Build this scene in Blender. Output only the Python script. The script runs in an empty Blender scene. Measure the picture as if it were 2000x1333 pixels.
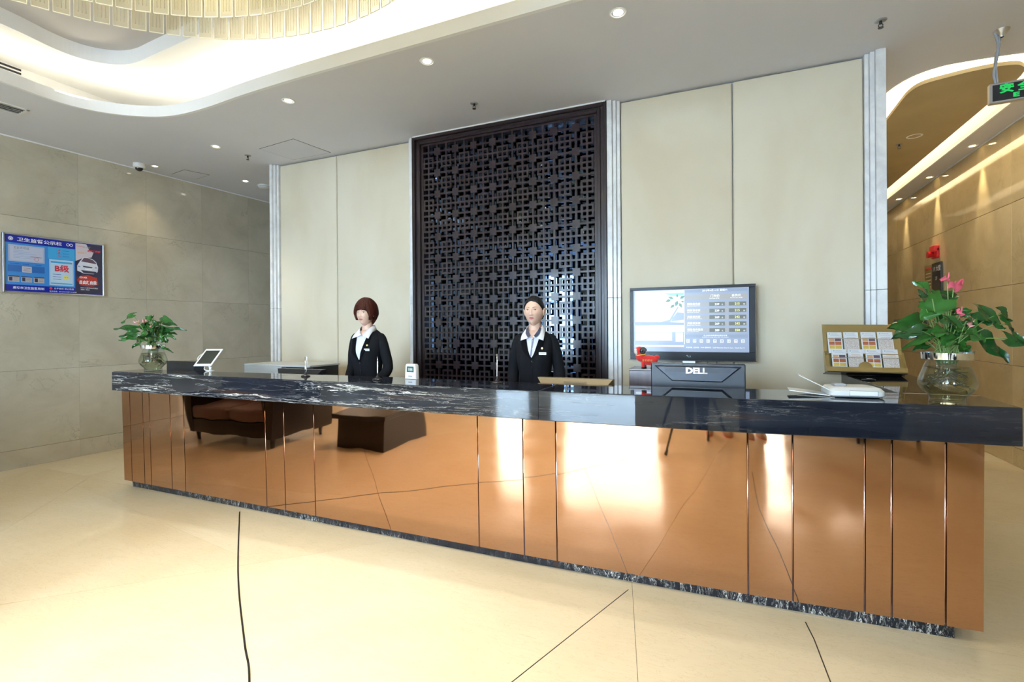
import bpy, bmesh, math, random
from math import sin, cos, pi, radians, hypot, atan2, sqrt, exp
from mathutils import Vector, Matrix, noise

SC = bpy.context.scene
COL = SC.collection

# ------------------------------------------------------------------ camera
cam_d = bpy.data.cameras.new('camera')
cam_d.sensor_fit = 'HORIZONTAL'
cam_d.sensor_width = 36.0
cam_d.lens = 962.66 / 2000 * 36.0
cam_d.shift_y = -0.01158
cam_d.clip_start = 0.02
cam = bpy.data.objects.new('camera', cam_d)
COL.objects.link(cam)
_yw, _pt, _rl = radians(23.2447), radians(-0.0782), radians(-0.4132)
_f = Vector((-sin(_yw) * cos(_pt), cos(_yw) * cos(_pt), sin(_pt)))
_r = Vector((cos(_yw), sin(_yw), 0))
_u = _r.cross(_f)
_r2 = cos(_rl) * _r + sin(_rl) * _u
_u2 = -sin(_rl) * _r + cos(_rl) * _u
_m = Matrix((_r2, _u2, -_f)).transposed().to_4x4()
_m.translation = Vector((0, 0, 1.47))
cam.matrix_world = _m
SC.camera = cam

# ------------------------------------------------------------------ exposure, world, lights
SC.view_settings.view_transform = 'Standard'
SC.view_settings.look = 'None'
SC.view_settings.exposure = 0.55
SC.view_settings.gamma = 1.0
SC.view_settings.use_curve_mapping = False
try:
    SC.cycles.max_bounces = 9
    SC.cycles.diffuse_bounces = 4
    SC.cycles.glossy_bounces = 5
    SC.cycles.transmission_bounces = 8
    SC.cycles.transparent_max_bounces = 12
    SC.cycles.caustics_reflective = False
    SC.cycles.caustics_refractive = False
    SC.cycles.sample_clamp_indirect = 6.0
    SC.cycles.use_denoising = True
except Exception:
    pass

W = bpy.data.worlds.new('daylight')
SC.world = W
W.use_nodes = True
W.node_tree.nodes['Background'].inputs[0].default_value = (0.68, 0.83, 1.0, 1)
W.node_tree.nodes['Background'].inputs[1].default_value = 36.0

FZ = 3.57          # lobby ceiling height
WY = -6.0          # glass front of the lobby, behind the camera


def light(name, kind, loc, energy, color, rot=(0, 0, 0), size=None, size_y=None, spot=None, blend=0.6, radius=None, portal=False, spread=None):
    d = bpy.data.lights.new(name, kind)
    d.energy = energy
    d.color = color
    if kind == 'AREA':
        d.shape = 'RECTANGLE'
        d.size = size
        d.size_y = size_y or size
        if portal:
            d.cycles.is_portal = True
        if spread:
            d.spread = spread
    if kind == 'SPOT':
        d.spot_size = spot
        d.spot_blend = blend
    if radius is not None and kind != 'AREA':
        d.shadow_soft_size = radius
    o = bpy.data.objects.new(name, d)
    o.location = loc
    o.rotation_euler = rot
    COL.objects.link(o)
    return o


WINDOWS = [(-5.4, -4.4, 0.05, 3.3), (-3.2, -0.92, 0.05, 3.3), (1.75, 2.5, 0.05, 3.3)]
for (x0, x1, z0, z1) in WINDOWS:       # daylight portals in the window openings
    light('window_daylight', 'AREA', ((x0 + x1) / 2, WY + 0.02, (z0 + z1) / 2), 1, (1, 1, 1), (radians(90), 0, 0), x1 - x0, z1 - z0, portal=True)
WARM = (1.0, 0.86, 0.58)
COVE = (1.0, 0.93, 0.74)
# LED strips lying on the ledge of the lobby cove, shining up
for (x, y, sx, sy) in ((-1.9, 3.22, 5.4, 0.08), (-5.72, 0.2, 0.08, 3.6), (1.5, 0.2, 0.08, 3.6), (-2.1, -2.1, 5.4, 0.08)):
    light('cove_strip', 'AREA', (x, y, FZ + 0.09), 2.3 * max(sx, sy), COVE, (pi, 0, 0), sx, sy)
for (x, y, a) in ((-5.62, 2.45, 68), (-5.40, 2.93, 45), (-5.02, 3.2, 15), (1.45, 2.6, -68), (1.1, 3.1, -35)):
    light('cove_strip', 'AREA', (x, y, FZ + 0.09), 1.3, COVE, (pi, 0, radians(a)), 0.55, 0.08)
# strips above the floating corridor panel
light('corridor_strip', 'AREA', (2.20, 8.5, FZ + 0.06), 80, WARM, (pi, 0, 0), 0.06, 6.2)
light('corridor_strip', 'AREA', (1.70, 8.8, FZ + 0.06), 45, WARM, (pi, 0, 0), 0.06, 6.0)
light('corridor_strip', 'AREA', (1.95, 5.42, FZ + 0.06), 10, WARM, (pi, 0, 0), 0.6, 0.06)

# ------------------------------------------------------------------ mesh helpers


def obj(name, bm, m, parent=None, smooth=False, loc=None):
    me = bpy.data.meshes.new(name)
    bm.normal_update()
    bm.to_mesh(me)
    bm.free()
    for mm in (m if isinstance(m, (list, tuple)) else [m]):
        me.materials.append(mm)
    if smooth:
        for p in me.polygons:
            p.use_smooth = True
        if smooth == 'auto':
            try:
                me.set_sharp_from_angle(angle=radians(38))
            except Exception:
                pass
    o = bpy.data.objects.new(name, me)
    COL.objects.link(o)
    if parent is not None:
        o.parent = parent
    if loc is not None:
        o.location = loc
    return o


def tag(o, label=None, cat=None, group=None, kind=None):
    if label: o['label'] = label
    if cat: o['category'] = cat
    if group: o['group'] = group
    if kind: o['kind'] = kind
    return o


def thing(name, loc, label, cat, rz=0.0, group=None):
    o = bpy.data.objects.new(name, None)
    o.empty_display_size = 0.05
    o.location = loc
    o.rotation_euler = (0, 0, rz)
    COL.objects.link(o)
    return tag(o, label, cat, group)


def framed(name, origin, u, v, label=None, cat=None, group=None):
    """an Empty whose local x is u (right), y is v (up), z is out of the surface"""
    u = Vector(u).normalized(); v = Vector(v).normalized(); n = u.cross(v)
    o = bpy.data.objects.new(name, None)
    m = Matrix((u, v, n)).transposed().to_4x4()
    m.translation = Vector(origin)
    o.matrix_world = m
    COL.objects.link(o)
    return tag(o, label, cat, group)


def box(bm, x0, x1, y0, y1, z0, z1, bev=0.0, mi=0, mat=None, seg=1):
    vs = [bm.verts.new(p) for p in ((x0, y0, z0), (x1, y0, z0), (x1, y1, z0), (x0, y1, z0), (x0, y0, z1), (x1, y0, z1), (x1, y1, z1), (x0, y1, z1))]
    fs = [bm.faces.new([vs[i] for i in q]) for q in ((3, 2, 1, 0), (4, 5, 6, 7), (0, 1, 5, 4), (1, 2, 6, 5), (2, 3, 7, 6), (3, 0, 4, 7))]
    for f in fs: f.material_index = mi
    if mat is not None:
        for v in vs: v.co = mat @ v.co
    if bev > 0:
        es = list({e for f in fs for e in f.edges})
        r = bmesh.ops.bevel(bm, geom=es, offset=bev, segments=seg, affect='EDGES', profile=0.5)
        for f in r['faces']: f.material_index = mi
    return vs


def prism(bm, pts, z0, z1, bev=0.0, axis='z', mi=0, cap=True):
    """polygon pts extruded; axis z: (x,y)->z ; axis y: (x,z)->y ; axis x: (y,z)->x"""
    def P(p, h):
        return {'z': (p[0], p[1], h), 'y': (p[0], h, p[1]), 'x': (h, p[0], p[1])}[axis]
    a = [bm.verts.new(P(p, z0)) for p in pts]
    b = [bm.verts.new(P(p, z1)) for p in pts]
    n = len(pts)
    fs = [bm.faces.new((a[i], a[(i + 1) % n], b[(i + 1) % n], b[i])) for i in range(n)]
    if cap:
        fs.append(bm.faces.new(a[::-1])); fs.append(bm.faces.new(b))
    bmesh.ops.recalc_face_normals(bm, faces=fs)
    for f in fs: f.material_index = mi
    if bev > 0:
        es = list({e for f in fs[-2:] for e in f.edges})
        bmesh.ops.bevel(bm, geom=es, offset=bev, segments=2, affect='EDGES', profile=0.5)
    return fs


def loft(bm, rings, cap0=True, cap1=True, mi=0, closed=True):
    R = [[bm.verts.new(p) for p in r] for r in rings]
    n = len(R[0])
    fs = []
    for i in range(len(R) - 1):
        for j in range(n if closed else n - 1):
            k = (j + 1) % n
            fs.append(bm.faces.new((R[i][j], R[i][k], R[i + 1][k], R[i + 1][j])))
    if cap0 and closed: fs.append(bm.faces.new(R[0][::-1]))
    if cap1 and closed: fs.append(bm.faces.new(R[-1]))
    for f in fs: f.material_index = mi
    return fs


def lathe(bm, prof, n=32, c=(0, 0), mi=0, cap0=False, cap1=False):
    return loft(bm, [[(c[0] + r * cos(2 * pi * k / n), c[1] + r * sin(2 * pi * k / n), z) for k in range(n)] for (r, z) in prof], cap0, cap1, mi)


def tube(bm, pts, rad, n=8, mi=0, caps=True, flat=1.0):
    pts = [Vector(p) for p in pts]
    if not isinstance(rad, (list, tuple)): rad = [rad] * len(pts)
    rings = []
    prev = None
    for i, p in enumerate(pts):
        t = (pts[min(i + 1, len(pts) - 1)] - pts[max(i - 1, 0)]).normalized()
        if prev is None:
            ref = Vector((0, 0, 1)) if abs(t.z) < 0.9 else Vector((1, 0, 0))
            a = t.cross(ref).normalized()
        else:
            a = (prev - t * prev.dot(t)).normalized()
        prev = a
        b = t.cross(a)
        rings.append([p + (a * cos(2 * pi * k / n) + b * (sin(2 * pi * k / n) * flat)) * rad[i] for k in range(n)])
    return loft(bm, rings, caps, caps, mi)


def smooth_path(pts, n=6):
    """Catmull-Rom"""
    P = [Vector(p) for p in pts]
    P = [P[0] * 2 - P[1]] + P + [P[-1] * 2 - P[-2]]
    out = []
    for i in range(1, len(P) - 2):
        for k in range(n):
            t = k / n
            out.append(0.5 * ((2 * P[i]) + (P[i + 1] - P[i - 1]) * t + (2 * P[i - 1] - 5 * P[i] + 4 * P[i + 1] - P[i + 2]) * t * t + (3 * P[i] - P[i - 1] - 3 * P[i + 1] + P[i + 2]) * t ** 3))
    out.append(P[-2])
    return out


def sphere(bm, c, r, nu=16, nv=10, mi=0, sx=1, sy=1, sz=1):
    rings = []
    for i in range(nv + 1):
        th = pi * i / nv
        rr = max(sin(th), 1e-3)
        rings.append([(c[0] + r * sx * rr * cos(2 * pi * k / nu), c[1] + r * sy * rr * sin(2 * pi * k / nu), c[2] - r * sz * cos(th)) for k in range(nu)])
    return loft(bm, rings, True, True, mi)


def copy_tree(o, parent=None):
    c = o.copy()
    COL.objects.link(c)
    if parent is not None: c.parent = parent
    for ch in list(o.children): copy_tree(ch, c)
    return c


# ------------------------------------------------------------------ materials
def mat(name, col=(0.8, 0.8, 0.8), rough=0.5, metal=0.0, emit=None, estr=1.0, spec=None, coat=0.0, trans=0.0, ior=None, sheen=0.0, alpha=None, coat_rough=0.03):
    m = bpy.data.materials.new(name)
    m.use_nodes = True
    b = m.node_tree.nodes['Principled BSDF']
    b.inputs['Base Color'].default_value = (*col, 1)
    b.inputs['Roughness'].default_value = rough
    b.inputs['Metallic'].default_value = metal
    if emit is not None:
        b.inputs['Emission Color'].default_value = (*emit, 1)
        b.inputs['Emission Strength'].default_value = estr
    if spec is not None: b.inputs['Specular IOR Level'].default_value = spec
    if coat: b.inputs['Coat Weight'].default_value = coat; b.inputs['Coat Roughness'].default_value = coat_rough
    if trans: b.inputs['Transmission Weight'].default_value = trans
    if ior: b.inputs['IOR'].default_value = ior
    if sheen: b.inputs['Sheen Weight'].default_value = sheen
    if alpha is not None: b.inputs['Alpha'].default_value = alpha
    return m


class NT:
    def __init__(s, m): s.t = m.node_tree; s.b = s.t.nodes['Principled BSDF']
    def n(s, typ, **kw):
        nd = s.t.nodes.new(typ)
        for k, v in kw.items():
            if isinstance(v, bpy.types.NodeSocket): s.t.links.new(v, nd.inputs[k.replace('_', ' ')])
            elif k.replace('_', ' ') in nd.inputs: nd.inputs[k.replace('_', ' ')].default_value = v
            else: setattr(nd, k, v)
        return nd
    def l(s, a, b): s.t.links.new(a, b)
    def coord(s, scale=(1, 1, 1), loc=(0, 0, 0), rot=(0, 0, 0), kind='Object'):
        tc = s.n('ShaderNodeTexCoord')
        mp = s.n('ShaderNodeMapping')
        mp.inputs['Scale'].default_value = scale; mp.inputs['Location'].default_value = loc; mp.inputs['Rotation'].default_value = rot
        s.l(tc.outputs[kind], mp.inputs['Vector'])
        return mp.outputs[0]
    def noise(s, vec, scale=5, detail=4, rough=0.5, dist=0.0, out='Fac'):
        nd = s.n('ShaderNodeTexNoise'); s.l(vec, nd.inputs['Vector'])
        nd.inputs['Scale'].default_value = scale; nd.inputs['Detail'].default_value = detail
        nd.inputs['Roughness'].default_value = rough; nd.inputs['Distortion'].default_value = dist
        return nd.outputs[out]
    def math(s, op, a, b=0.0, clamp=False):
        nd = s.n('ShaderNodeMath', operation=op); nd.use_clamp = clamp
        for i, v in enumerate((a, b)):
            if isinstance(v, (int, float)): nd.inputs[i].default_value = v
            else: s.l(v, nd.inputs[i])
        return nd.outputs[0]
    def ramp(s, fac, stops):
        nd = s.n('ShaderNodeValToRGB'); s.l(fac, nd.inputs[0])
        e = nd.color_ramp.elements
        while len(e) < len(stops): e.new(0.5)
        for i, (p, c) in enumerate(stops):
            e[i].position = p; e[i].color = (*c, 1) if len(c) == 3 else c
        return nd.outputs[0]
    def mix(s, fac, a, b):
        nd = s.n('ShaderNodeMix'); nd.data_type = 'RGBA'
        for i, v in ((0, fac), (6, a), (7, b)):
            if isinstance(v, (int, float)): nd.inputs[i].default_value = v
            elif isinstance(v, tuple): nd.inputs[i].default_value = (*v, 1)
            else: s.l(v, nd.inputs[i])
        return nd.outputs[2]
    def base(s, c): s.l(c, s.b.inputs['Base Color'])
    def bump(s, h, strength=0.3, dist=0.01):
        nd = s.n('ShaderNodeBump'); nd.inputs['Strength'].default_value = strength; nd.inputs['Distance'].default_value = dist
        s.l(h, nd.inputs['Height']); s.l(nd.outputs[0], s.b.inputs['Normal'])
        return nd


def rnd_offset(t, amount=20.0):
    """object-random value added to coordinates so each slab is its own cut of stone"""
    oi = t.n('ShaderNodeObjectInfo')
    return t.math('MULTIPLY', oi.outputs['Random'], amount)


def stone_vec(t, scale=(1, 1, 1), rnd=12.0, kind='Object'):
    v = t.coord(scale, kind=kind)
    add = t.n('ShaderNodeVectorMath', operation='ADD')
    t.l(v, add.inputs[0])
    cx = t.n('ShaderNodeCombineXYZ')
    r = rnd_offset(t, rnd)
    for i in range(3): t.l(r, cx.inputs[i])
    t.l(cx.outputs[0], add.inputs[1])
    return add.outputs[0]


def wall_stone(name, c1, c2, c3, rough=0.09):
    m = mat(name, c1, rough)
    t = NT(m)
    v = stone_vec(t)
    n1 = t.noise(v, 1.7, 6, 0.6, 0.6)
    n2 = t.noise(v, 14, 6, 0.65, 0.2)
    base = t.ramp(n1, [(0.3, c1), (0.52, c2), (0.72, c3)])
    b2 = t.mix(t.math('MULTIPLY', n2, 0.35), base, tuple(x * 0.72 for x in c2))
    # thin cracks
    n3 = t.noise(v, 3.2, 8, 0.62, 1.2)
    crack = t.math('SUBTRACT', 1.0, t.math('MULTIPLY', t.math('ABSOLUTE', t.math('SUBTRACT', n3, 0.5)), 60), clamp=True)
    msk = t.math('MULTIPLY', crack, t.math('MULTIPLY', t.math('SUBTRACT', t.noise(v, 2.1, 2), 0.52), 5, clamp=True), clamp=True)
    oi = t.n('ShaderNodeObjectInfo')
    tone = t.math('ADD', t.math('MULTIPLY', oi.outputs['Random'], 0.14), 0.90)
    b3 = t.mix(t.math('MULTIPLY', msk, 0.45), b2, tuple(x * 0.42 for x in c1))
    hs = t.n('ShaderNodeHueSaturation'); t.l(b3, hs.inputs['Color']); t.l(tone, hs.inputs['Value'])
    t.base(hs.outputs[0])
    return m


M = {}
M['wall_l'] = wall_stone('polished_beige_marble', (0.475, 0.415, 0.315), (0.565, 0.505, 0.39), (0.63, 0.57, 0.45))
M['wall_r'] = wall_stone('beige_marble_warm_lit', (0.50, 0.38, 0.20), (0.58, 0.45, 0.25), (0.64, 0.505, 0.295), 0.06)  # same beige marble, warm lamplight put into its colour

m = M['floor'] = mat('polished_cream_stone', (0.7, 0.58, 0.38), 0.13, coat=0.0, spec=0.55)
t = NT(m)
v = stone_vec(t, rnd=5.0)
n1 = t.noise(v, 0.8, 5, 0.55, 0.5)
vs = t.coord((3, 14, 3), rot=(0, 0, 0.35))
n2 = t.noise(vs, 1.6, 6, 0.6, 0.5)
base = t.ramp(n1, [(0.3, (0.75, 0.61, 0.40)), (0.5, (0.80, 0.67, 0.46)), (0.72, (0.84, 0.73, 0.53))])
base = t.mix(t.math('MULTIPLY', n2, 0.28), base, (0.60, 0.45, 0.26))
n3 = t.noise(t.coord((2.2, 9, 2), rot=(0, 0, 0.3)), 2.6, 8, 0.62, 1.6)
cr = t.math('SUBTRACT', 1.0, t.math('MULTIPLY', t.math('ABSOLUTE', t.math('SUBTRACT', n3, 0.5)), 90), clamp=True)
base = t.mix(t.math('MULTIPLY', cr, 0.30), base, (0.34, 0.24, 0.13))
t.base(base)
t.l(t.ramp(t.noise(v, 3, 4), [(0.3, (0.10, 0.10, 0.10)), (0.7, (0.2, 0.2, 0.2))]), t.b.inputs['Roughness'])
M['joint'] = mat('dark_joint', (0.10, 0.075, 0.05), 0.8)
M['inlay'] = mat('black_inlay_strip', (0.015, 0.013, 0.012), 0.35)


def black_marble(name, vec_scale=(1, 1, 1), dens=1.0, rough=0.035, rot=(0, 0, 0)):
    m = mat(name, (0.01, 0.012, 0.018), rough, spec=0.48)
    t = NT(m)
    v = t.coord(vec_scale, rot=rot)
    w = t.noise(v, 1.1, 4, 0.6, 0.0, 'Color')
    add = t.n('ShaderNodeVectorMath', operation='MULTIPLY_ADD')
    t.l(w, add.inputs[0]); add.inputs[1].default_value = (0.9, 0.9, 0.9); t.l(v, add.inputs[2])
    a = t.noise(add.outputs[0], 1.7, 9, 0.62, 0.35)
    thin = t.math('SUBTRACT', 1.0, t.math('MULTIPLY', t.math('ABSOLUTE', t.math('SUBTRACT', a, 0.5)), 95), clamp=True)
    b = t.noise(add.outputs[0], 3.9, 9, 0.7, 0.8)
    thin2 = t.math('SUBTRACT', 1.0, t.math('MULTIPLY', t.math('ABSOLUTE', t.math('SUBTRACT', b, 0.47)), 110), clamp=True)
    msk = t.math('MULTIPLY', t.math('SUBTRACT', t.noise(t.coord((0.55, 1.2, 3.2), rot=rot), 1.1, 2), 0.60 - 0.08 * dens), 9, clamp=True)
    ve = t.math('ADD', t.math('MULTIPLY', thin, t.math('ADD', t.math('MULTIPLY', msk, 0.88), 0.08)), t.math('MULTIPLY', thin2, t.math('MULTIPLY', msk, 0.75)), clamp=True)
    ve = t.math('POWER', ve, 1.3)
    col = t.ramp(t.noise(v, 2.0, 4), [(0.35, (0.008, 0.010, 0.016)), (0.6, (0.016, 0.019, 0.028)), (0.75, (0.045, 0.025, 0.018))])
    vc = t.ramp(t.noise(v, 6, 3), [(0.35, (0.55, 0.50, 0.42)), (0.6, (0.85, 0.83, 0.78))])
    t.base(t.mix(ve, col, vc))
    return m


M['blk'] = black_marble('black_marble_with_pale_veins', (0.42, 1.6, 6.0), 1.9)
M['blk_r'] = black_marble('black_marble_sparse_veins', (0.38, 1.6, 5.0), 0.55)
M['blk_top'] = black_marble('black_marble_top', (0.8, 5.5, 3.0), 0.8, 0.04)
M['blk_plinth'] = black_marble('black_marble_plinth', (9.0, 3.0, 3.0), 2.4, 0.12)

m = M['copper'] = mat('rose_copper_mirror', (0.51, 0.29, 0.175), 0.03, 1.0)
t = NT(m)
v = stone_vec(t, (1.0, 1.0, 0.55), 9.0)
h = t.noise(v, 1.6, 2, 0.4)
b1 = t.bump(h, 1.0, 0.009)
M['bead'] = mat('copper_bead', (0.78, 0.60, 0.52), 0.14, 1.0)
M['ceil'] = mat('white_ceiling_paint', (0.78, 0.78, 0.82), 0.85)
t = NT(M['ceil']); t.base(t.ramp(t.noise(t.coord(), 0.7, 4), [(0.3, (0.68, 0.69, 0.76)), (0.7, (0.74, 0.745, 0.80))]))
M['recess'] = mat('grey_recess_paint', (0.50, 0.47, 0.45), 0.85)
M['coveW'] = mat('cove_white', (0.86, 0.85, 0.83), 0.8)
M['fascia'] = mat('fascia_white', (0.84, 0.85, 0.87), 0.6)
M['goldpanel'] = mat('brown_gold_ceiling_panel', (0.46, 0.36, 0.19), 0.55)
t = NT(M['goldpanel']); t.base(t.ramp(t.noise(t.coord(), 3, 5), [(0.3, (0.43, 0.335, 0.175)), (0.7, (0.50, 0.39, 0.21))]))
m = M['fabric'] = mat('cream_upholstered_wall_fabric', (0.62, 0.575, 0.46), 0.9, sheen=0.2)
t = NT(m)
v = stone_vec(t, (1, 1, 0.6), 7)
n1 = t.noise(v, 1.1, 4, 0.5, 0.4)
weave = t.noise(t.coord((60, 60, 160)), 3, 2)
c = t.ramp(n1, [(0.3, (0.64, 0.55, 0.40)), (0.5, (0.71, 0.635, 0.49)), (0.75, (0.75, 0.69, 0.565))])
t.base(t.mix(t.math('MULTIPLY', weave, 0.16), c, (0.50, 0.45, 0.34)))
t.bump(t.noise(v, 2.2, 2), 0.6, 0.03)
m = M['trim'] = mat('white_marble_trim', (0.80, 0.80, 0.80), 0.22)
t = NT(m)
t.base(t.ramp(t.noise(stone_vec(t), 6, 7, 0.6, 0.5), [(0.35, (0.66, 0.66, 0.67)), (0.6, (0.82, 0.82, 0.82))]))
m = M['wood'] = mat('glossy_dark_lattice_wood', (0.045, 0.022, 0.020), 0.28, coat=0.15, coat_rough=0.08, spec=0.35)
t = NT(m)
t.base(t.ramp(t.noise(t.coord((40, 40, 3)), 1.2, 4), [(0.3, (0.018, 0.0105, 0.012)), (0.75, (0.024, 0.014, 0.0155))]))
M['glassback'] = mat('dark_blue_mirror_glass', (0.055, 0.085, 0.15), 0.03, 1.0)
t = NT(M['glassback']); t.bump(t.noise(t.coord((1, 1, 0.5)), 3, 1), 0.6, 0.006)
M['white'] = mat('white_plastic', (0.8, 0.8, 0.8), 0.3)
M['whitepaint'] = mat('white_paint', (0.78, 0.78, 0.76), 0.5)
M['offwhite'] = mat('offwhite_plastic', (0.66, 0.66, 0.64), 0.4)
M['grey'] = mat('grey_plastic', (0.32, 0.33, 0.35), 0.45)
M['greypanel'] = mat('pale_grey_laminate', (0.50, 0.51, 0.50), 0.35)
M['black'] = mat('black_plastic', (0.012, 0.012, 0.014), 0.3)
M['blackm'] = mat('black_plastic_matte', (0.02, 0.021, 0.025), 0.5)
M['navy'] = mat('dark_slate_plastic', (0.010, 0.013, 0.022), 0.4)
M['navy2'] = mat('dark_slate_plastic_light', (0.022, 0.030, 0.048), 0.4)
M['bronze'] = mat('bronze_plastic', (0.20, 0.15, 0.08), 0.35, 0.3)
M['chrome'] = mat('chrome', (0.75, 0.76, 0.78), 0.12, 1.0)
M['alu'] = mat('brushed_aluminium', (0.62, 0.63, 0.65), 0.3, 1.0)
M['gold'] = mat('gold_acrylic_mirror', (0.42, 0.31, 0.13), 0.22, 0.7)
M['lamp'] = mat('lamp_face', (1, 1, 1), 0.4, emit=(1, 0.97, 0.9), estr=14)
M['lampwarm'] = mat('lamp_face_warm', (1, 1, 1), 0.4, emit=(1, 0.80, 0.42), estr=14)
M['lampoff'] = mat('lamp_face_off', (0.05, 0.05, 0.05), 0.2)
M['darkwood'] = mat('dark_red_brown_wood', (0.06, 0.028, 0.026), 0.3)
t = NT(M['darkwood']); t.base(t.ramp(t.noise(t.coord((50, 50, 3)), 1.5, 3), [(0.3, (0.045, 0.02, 0.02)), (0.7, (0.085, 0.042, 0.04))]))
M['red'] = mat('red_gloss', (0.55, 0.015, 0.015), 0.35)
M['glass'] = mat('clear_glass', (1, 1, 1), 0.0, trans=1.0, ior=1.45)
M['water'] = mat('water', (0.95, 0.97, 0.93), 0.0, trans=1.0, ior=1.33)


def thin_glass(name, tint=(0.9, 0.95, 0.97), refl=0.12):
    m = bpy.data.materials.new(name); m.use_nodes = True
    nt = m.node_tree; nt.nodes.clear()
    o = nt.nodes.new('ShaderNodeOutputMaterial'); mx = nt.nodes.new('ShaderNodeMixShader')
    tr = nt.nodes.new('ShaderNodeBsdfTransparent'); gl = nt.nodes.new('ShaderNodeBsdfGlossy')
    tr.inputs[0].default_value = (*tint, 1); gl.inputs['Roughness'].default_value = 0.02
    lw = nt.nodes.new('ShaderNodeLayerWeight'); lw.inputs[0].default_value = 0.5
    pw = nt.nodes.new('ShaderNodeMath'); pw.operation = 'POWER'; pw.inputs[1].default_value = 3.5; nt.links.new(lw.outputs['Facing'], pw.inputs[0])
    fr = nt.nodes.new('ShaderNodeMath'); fr.operation = 'MULTIPLY_ADD'; fr.inputs[1].default_value = 0.8; fr.inputs[2].default_value = 0.05; nt.links.new(pw.outputs[0], fr.inputs[0])
    nt.links.new(fr.outputs[0], mx.inputs[0]); nt.links.new(tr.outputs[0], mx.inputs[1]); nt.links.new(gl.outputs[0], mx.inputs[2])
    nt.links.new(mx.outputs[0], o.inputs[0])
    return m


M['pane'] = thin_glass('window_glass')
m = M['acrylic'] = bpy.data.materials.new('frosted_acrylic'); m.use_nodes = True
nt = m.node_tree; nt.nodes.clear()
_o = nt.nodes.new('ShaderNodeOutputMaterial'); _mx = nt.nodes.new('ShaderNodeMixShader'); _mx.inputs[0].default_value = 0.30
_tr = nt.nodes.new('ShaderNodeBsdfTransparent'); _tr.inputs[0].default_value = (0.97, 0.95, 0.9, 1)
_m2 = nt.nodes.new('ShaderNodeMixShader'); _m2.inputs[0].default_value = 0.5
_df = nt.nodes.new('ShaderNodeBsdfDiffuse'); _df.inputs[0].default_value = (0.9, 0.86, 0.72, 1)
_tl = nt.nodes.new('ShaderNodeBsdfTranslucent'); _tl.inputs[0].default_value = (0.95, 0.88, 0.70, 1)
nt.links.new(_df.outputs[0], _m2.inputs[1]); nt.links.new(_tl.outputs[0], _m2.inputs[2])
nt.links.new(_tr.outputs[0], _mx.inputs[1]); nt.links.new(_m2.outputs[0], _mx.inputs[2]); nt.links.new(_mx.outputs[0], _o.inputs[0])
M['acrylic_edge'] = mat('acrylic_edge', (0.98, 0.93, 0.80), 0.25)

_flat = {}


def flat(c, rough=0.5, emit=0.0):
    k = (tuple(round(x, 3) for x in c), rough, emit)
    if k not in _flat:
        _flat[k] = mat('print_colour', c if not emit else (0, 0, 0), rough, emit=c if emit else None, estr=emit)
    return _flat[k]


# text -> mesh
def text_bm(s, size, depth=0.0, align='LEFT', shear=0.0, bold=0.0, sx=1.0):
    cu = bpy.data.curves.new('lettering', 'FONT')
    cu.body = s; cu.size = size; cu.extrude = depth; cu.align_x = align; cu.shear = shear; cu.offset = bold
    cu.resolution_u = 2
    o = bpy.data.objects.new('lettering', cu)
    COL.objects.link(o)
    bpy.context.view_layer.update()
    me = bpy.data.meshes.new_from_object(o.evaluated_get(bpy.context.evaluated_depsgraph_get()))
    bm = bmesh.new(); bm.from_mesh(me)
    for v in bm.verts: v.co.x *= sx
    bpy.data.objects.remove(o); bpy.data.meshes.remove(me); bpy.data.curves.remove(cu)
    return bm


def text(name, s, x, y, z, size, m, parent, align='LEFT', depth=0.0004, shear=0.0, bold=0.0, sx=1.0):
    bm = text_bm(s, size, depth, align, shear, bold, sx)
    for v in bm.verts: v.co += Vector((x, y, z))
    return obj(name, bm, m, parent)


def rect(name, x0, y0, x1, y1, z, m, parent, th=0.0006):
    bm = bmesh.new(); box(bm, x0, x1, y0, y1, z, z + th)
    return obj(name, bm, m, parent)


def poly(name, pts, z, m, parent, th=0.0006):
    bm = bmesh.new(); prism(bm, pts, z, z + th)
    return obj(name, bm, m, parent)

# ================================================================== STRUCTURE
def struct(name, bm, m, parent=None, smooth=False):
    o = obj(name, bm, m, parent, smooth)
    if parent is None: o['kind'] = 'structure'
    return o


# ---- floor: slabs cut along the joints of the photograph
def clip(poly_, p, q, side):
    out = []
    n = len(poly_)
    def d(a): return ((q[0] - p[0]) * (a[1] - p[1]) - (q[1] - p[1]) * (a[0] - p[0])) * side
    for i in range(n):
        a, b = poly_[i], poly_[(i + 1) % n]
        da, db = d(a), d(b)
        if da >= 0: out.append(a)
        if da * db < 0:
            s = da / (da - db)
            out.append((a[0] + (b[0] - a[0]) * s, a[1] + (b[1] - a[1]) * s))
    return out


def cut(pieces, p, q, cond=lambda c: True):
    res = []
    for pc in pieces:
        c = (sum(a[0] for a in pc) / len(pc), sum(a[1] for a in pc) / len(pc))
        if not cond(c): res.append(pc); continue
        for s in (1, -1):
            k = clip(pc, p, q, s)
            if len(k) > 2:
                ar = abs(sum(k[i][0] * k[(i + 1) % len(k)][1] - k[(i + 1) % len(k)][0] * k[i][1] for i in range(len(k)))) / 2
                if ar > 1e-4: res.append(k)
    return res


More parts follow.
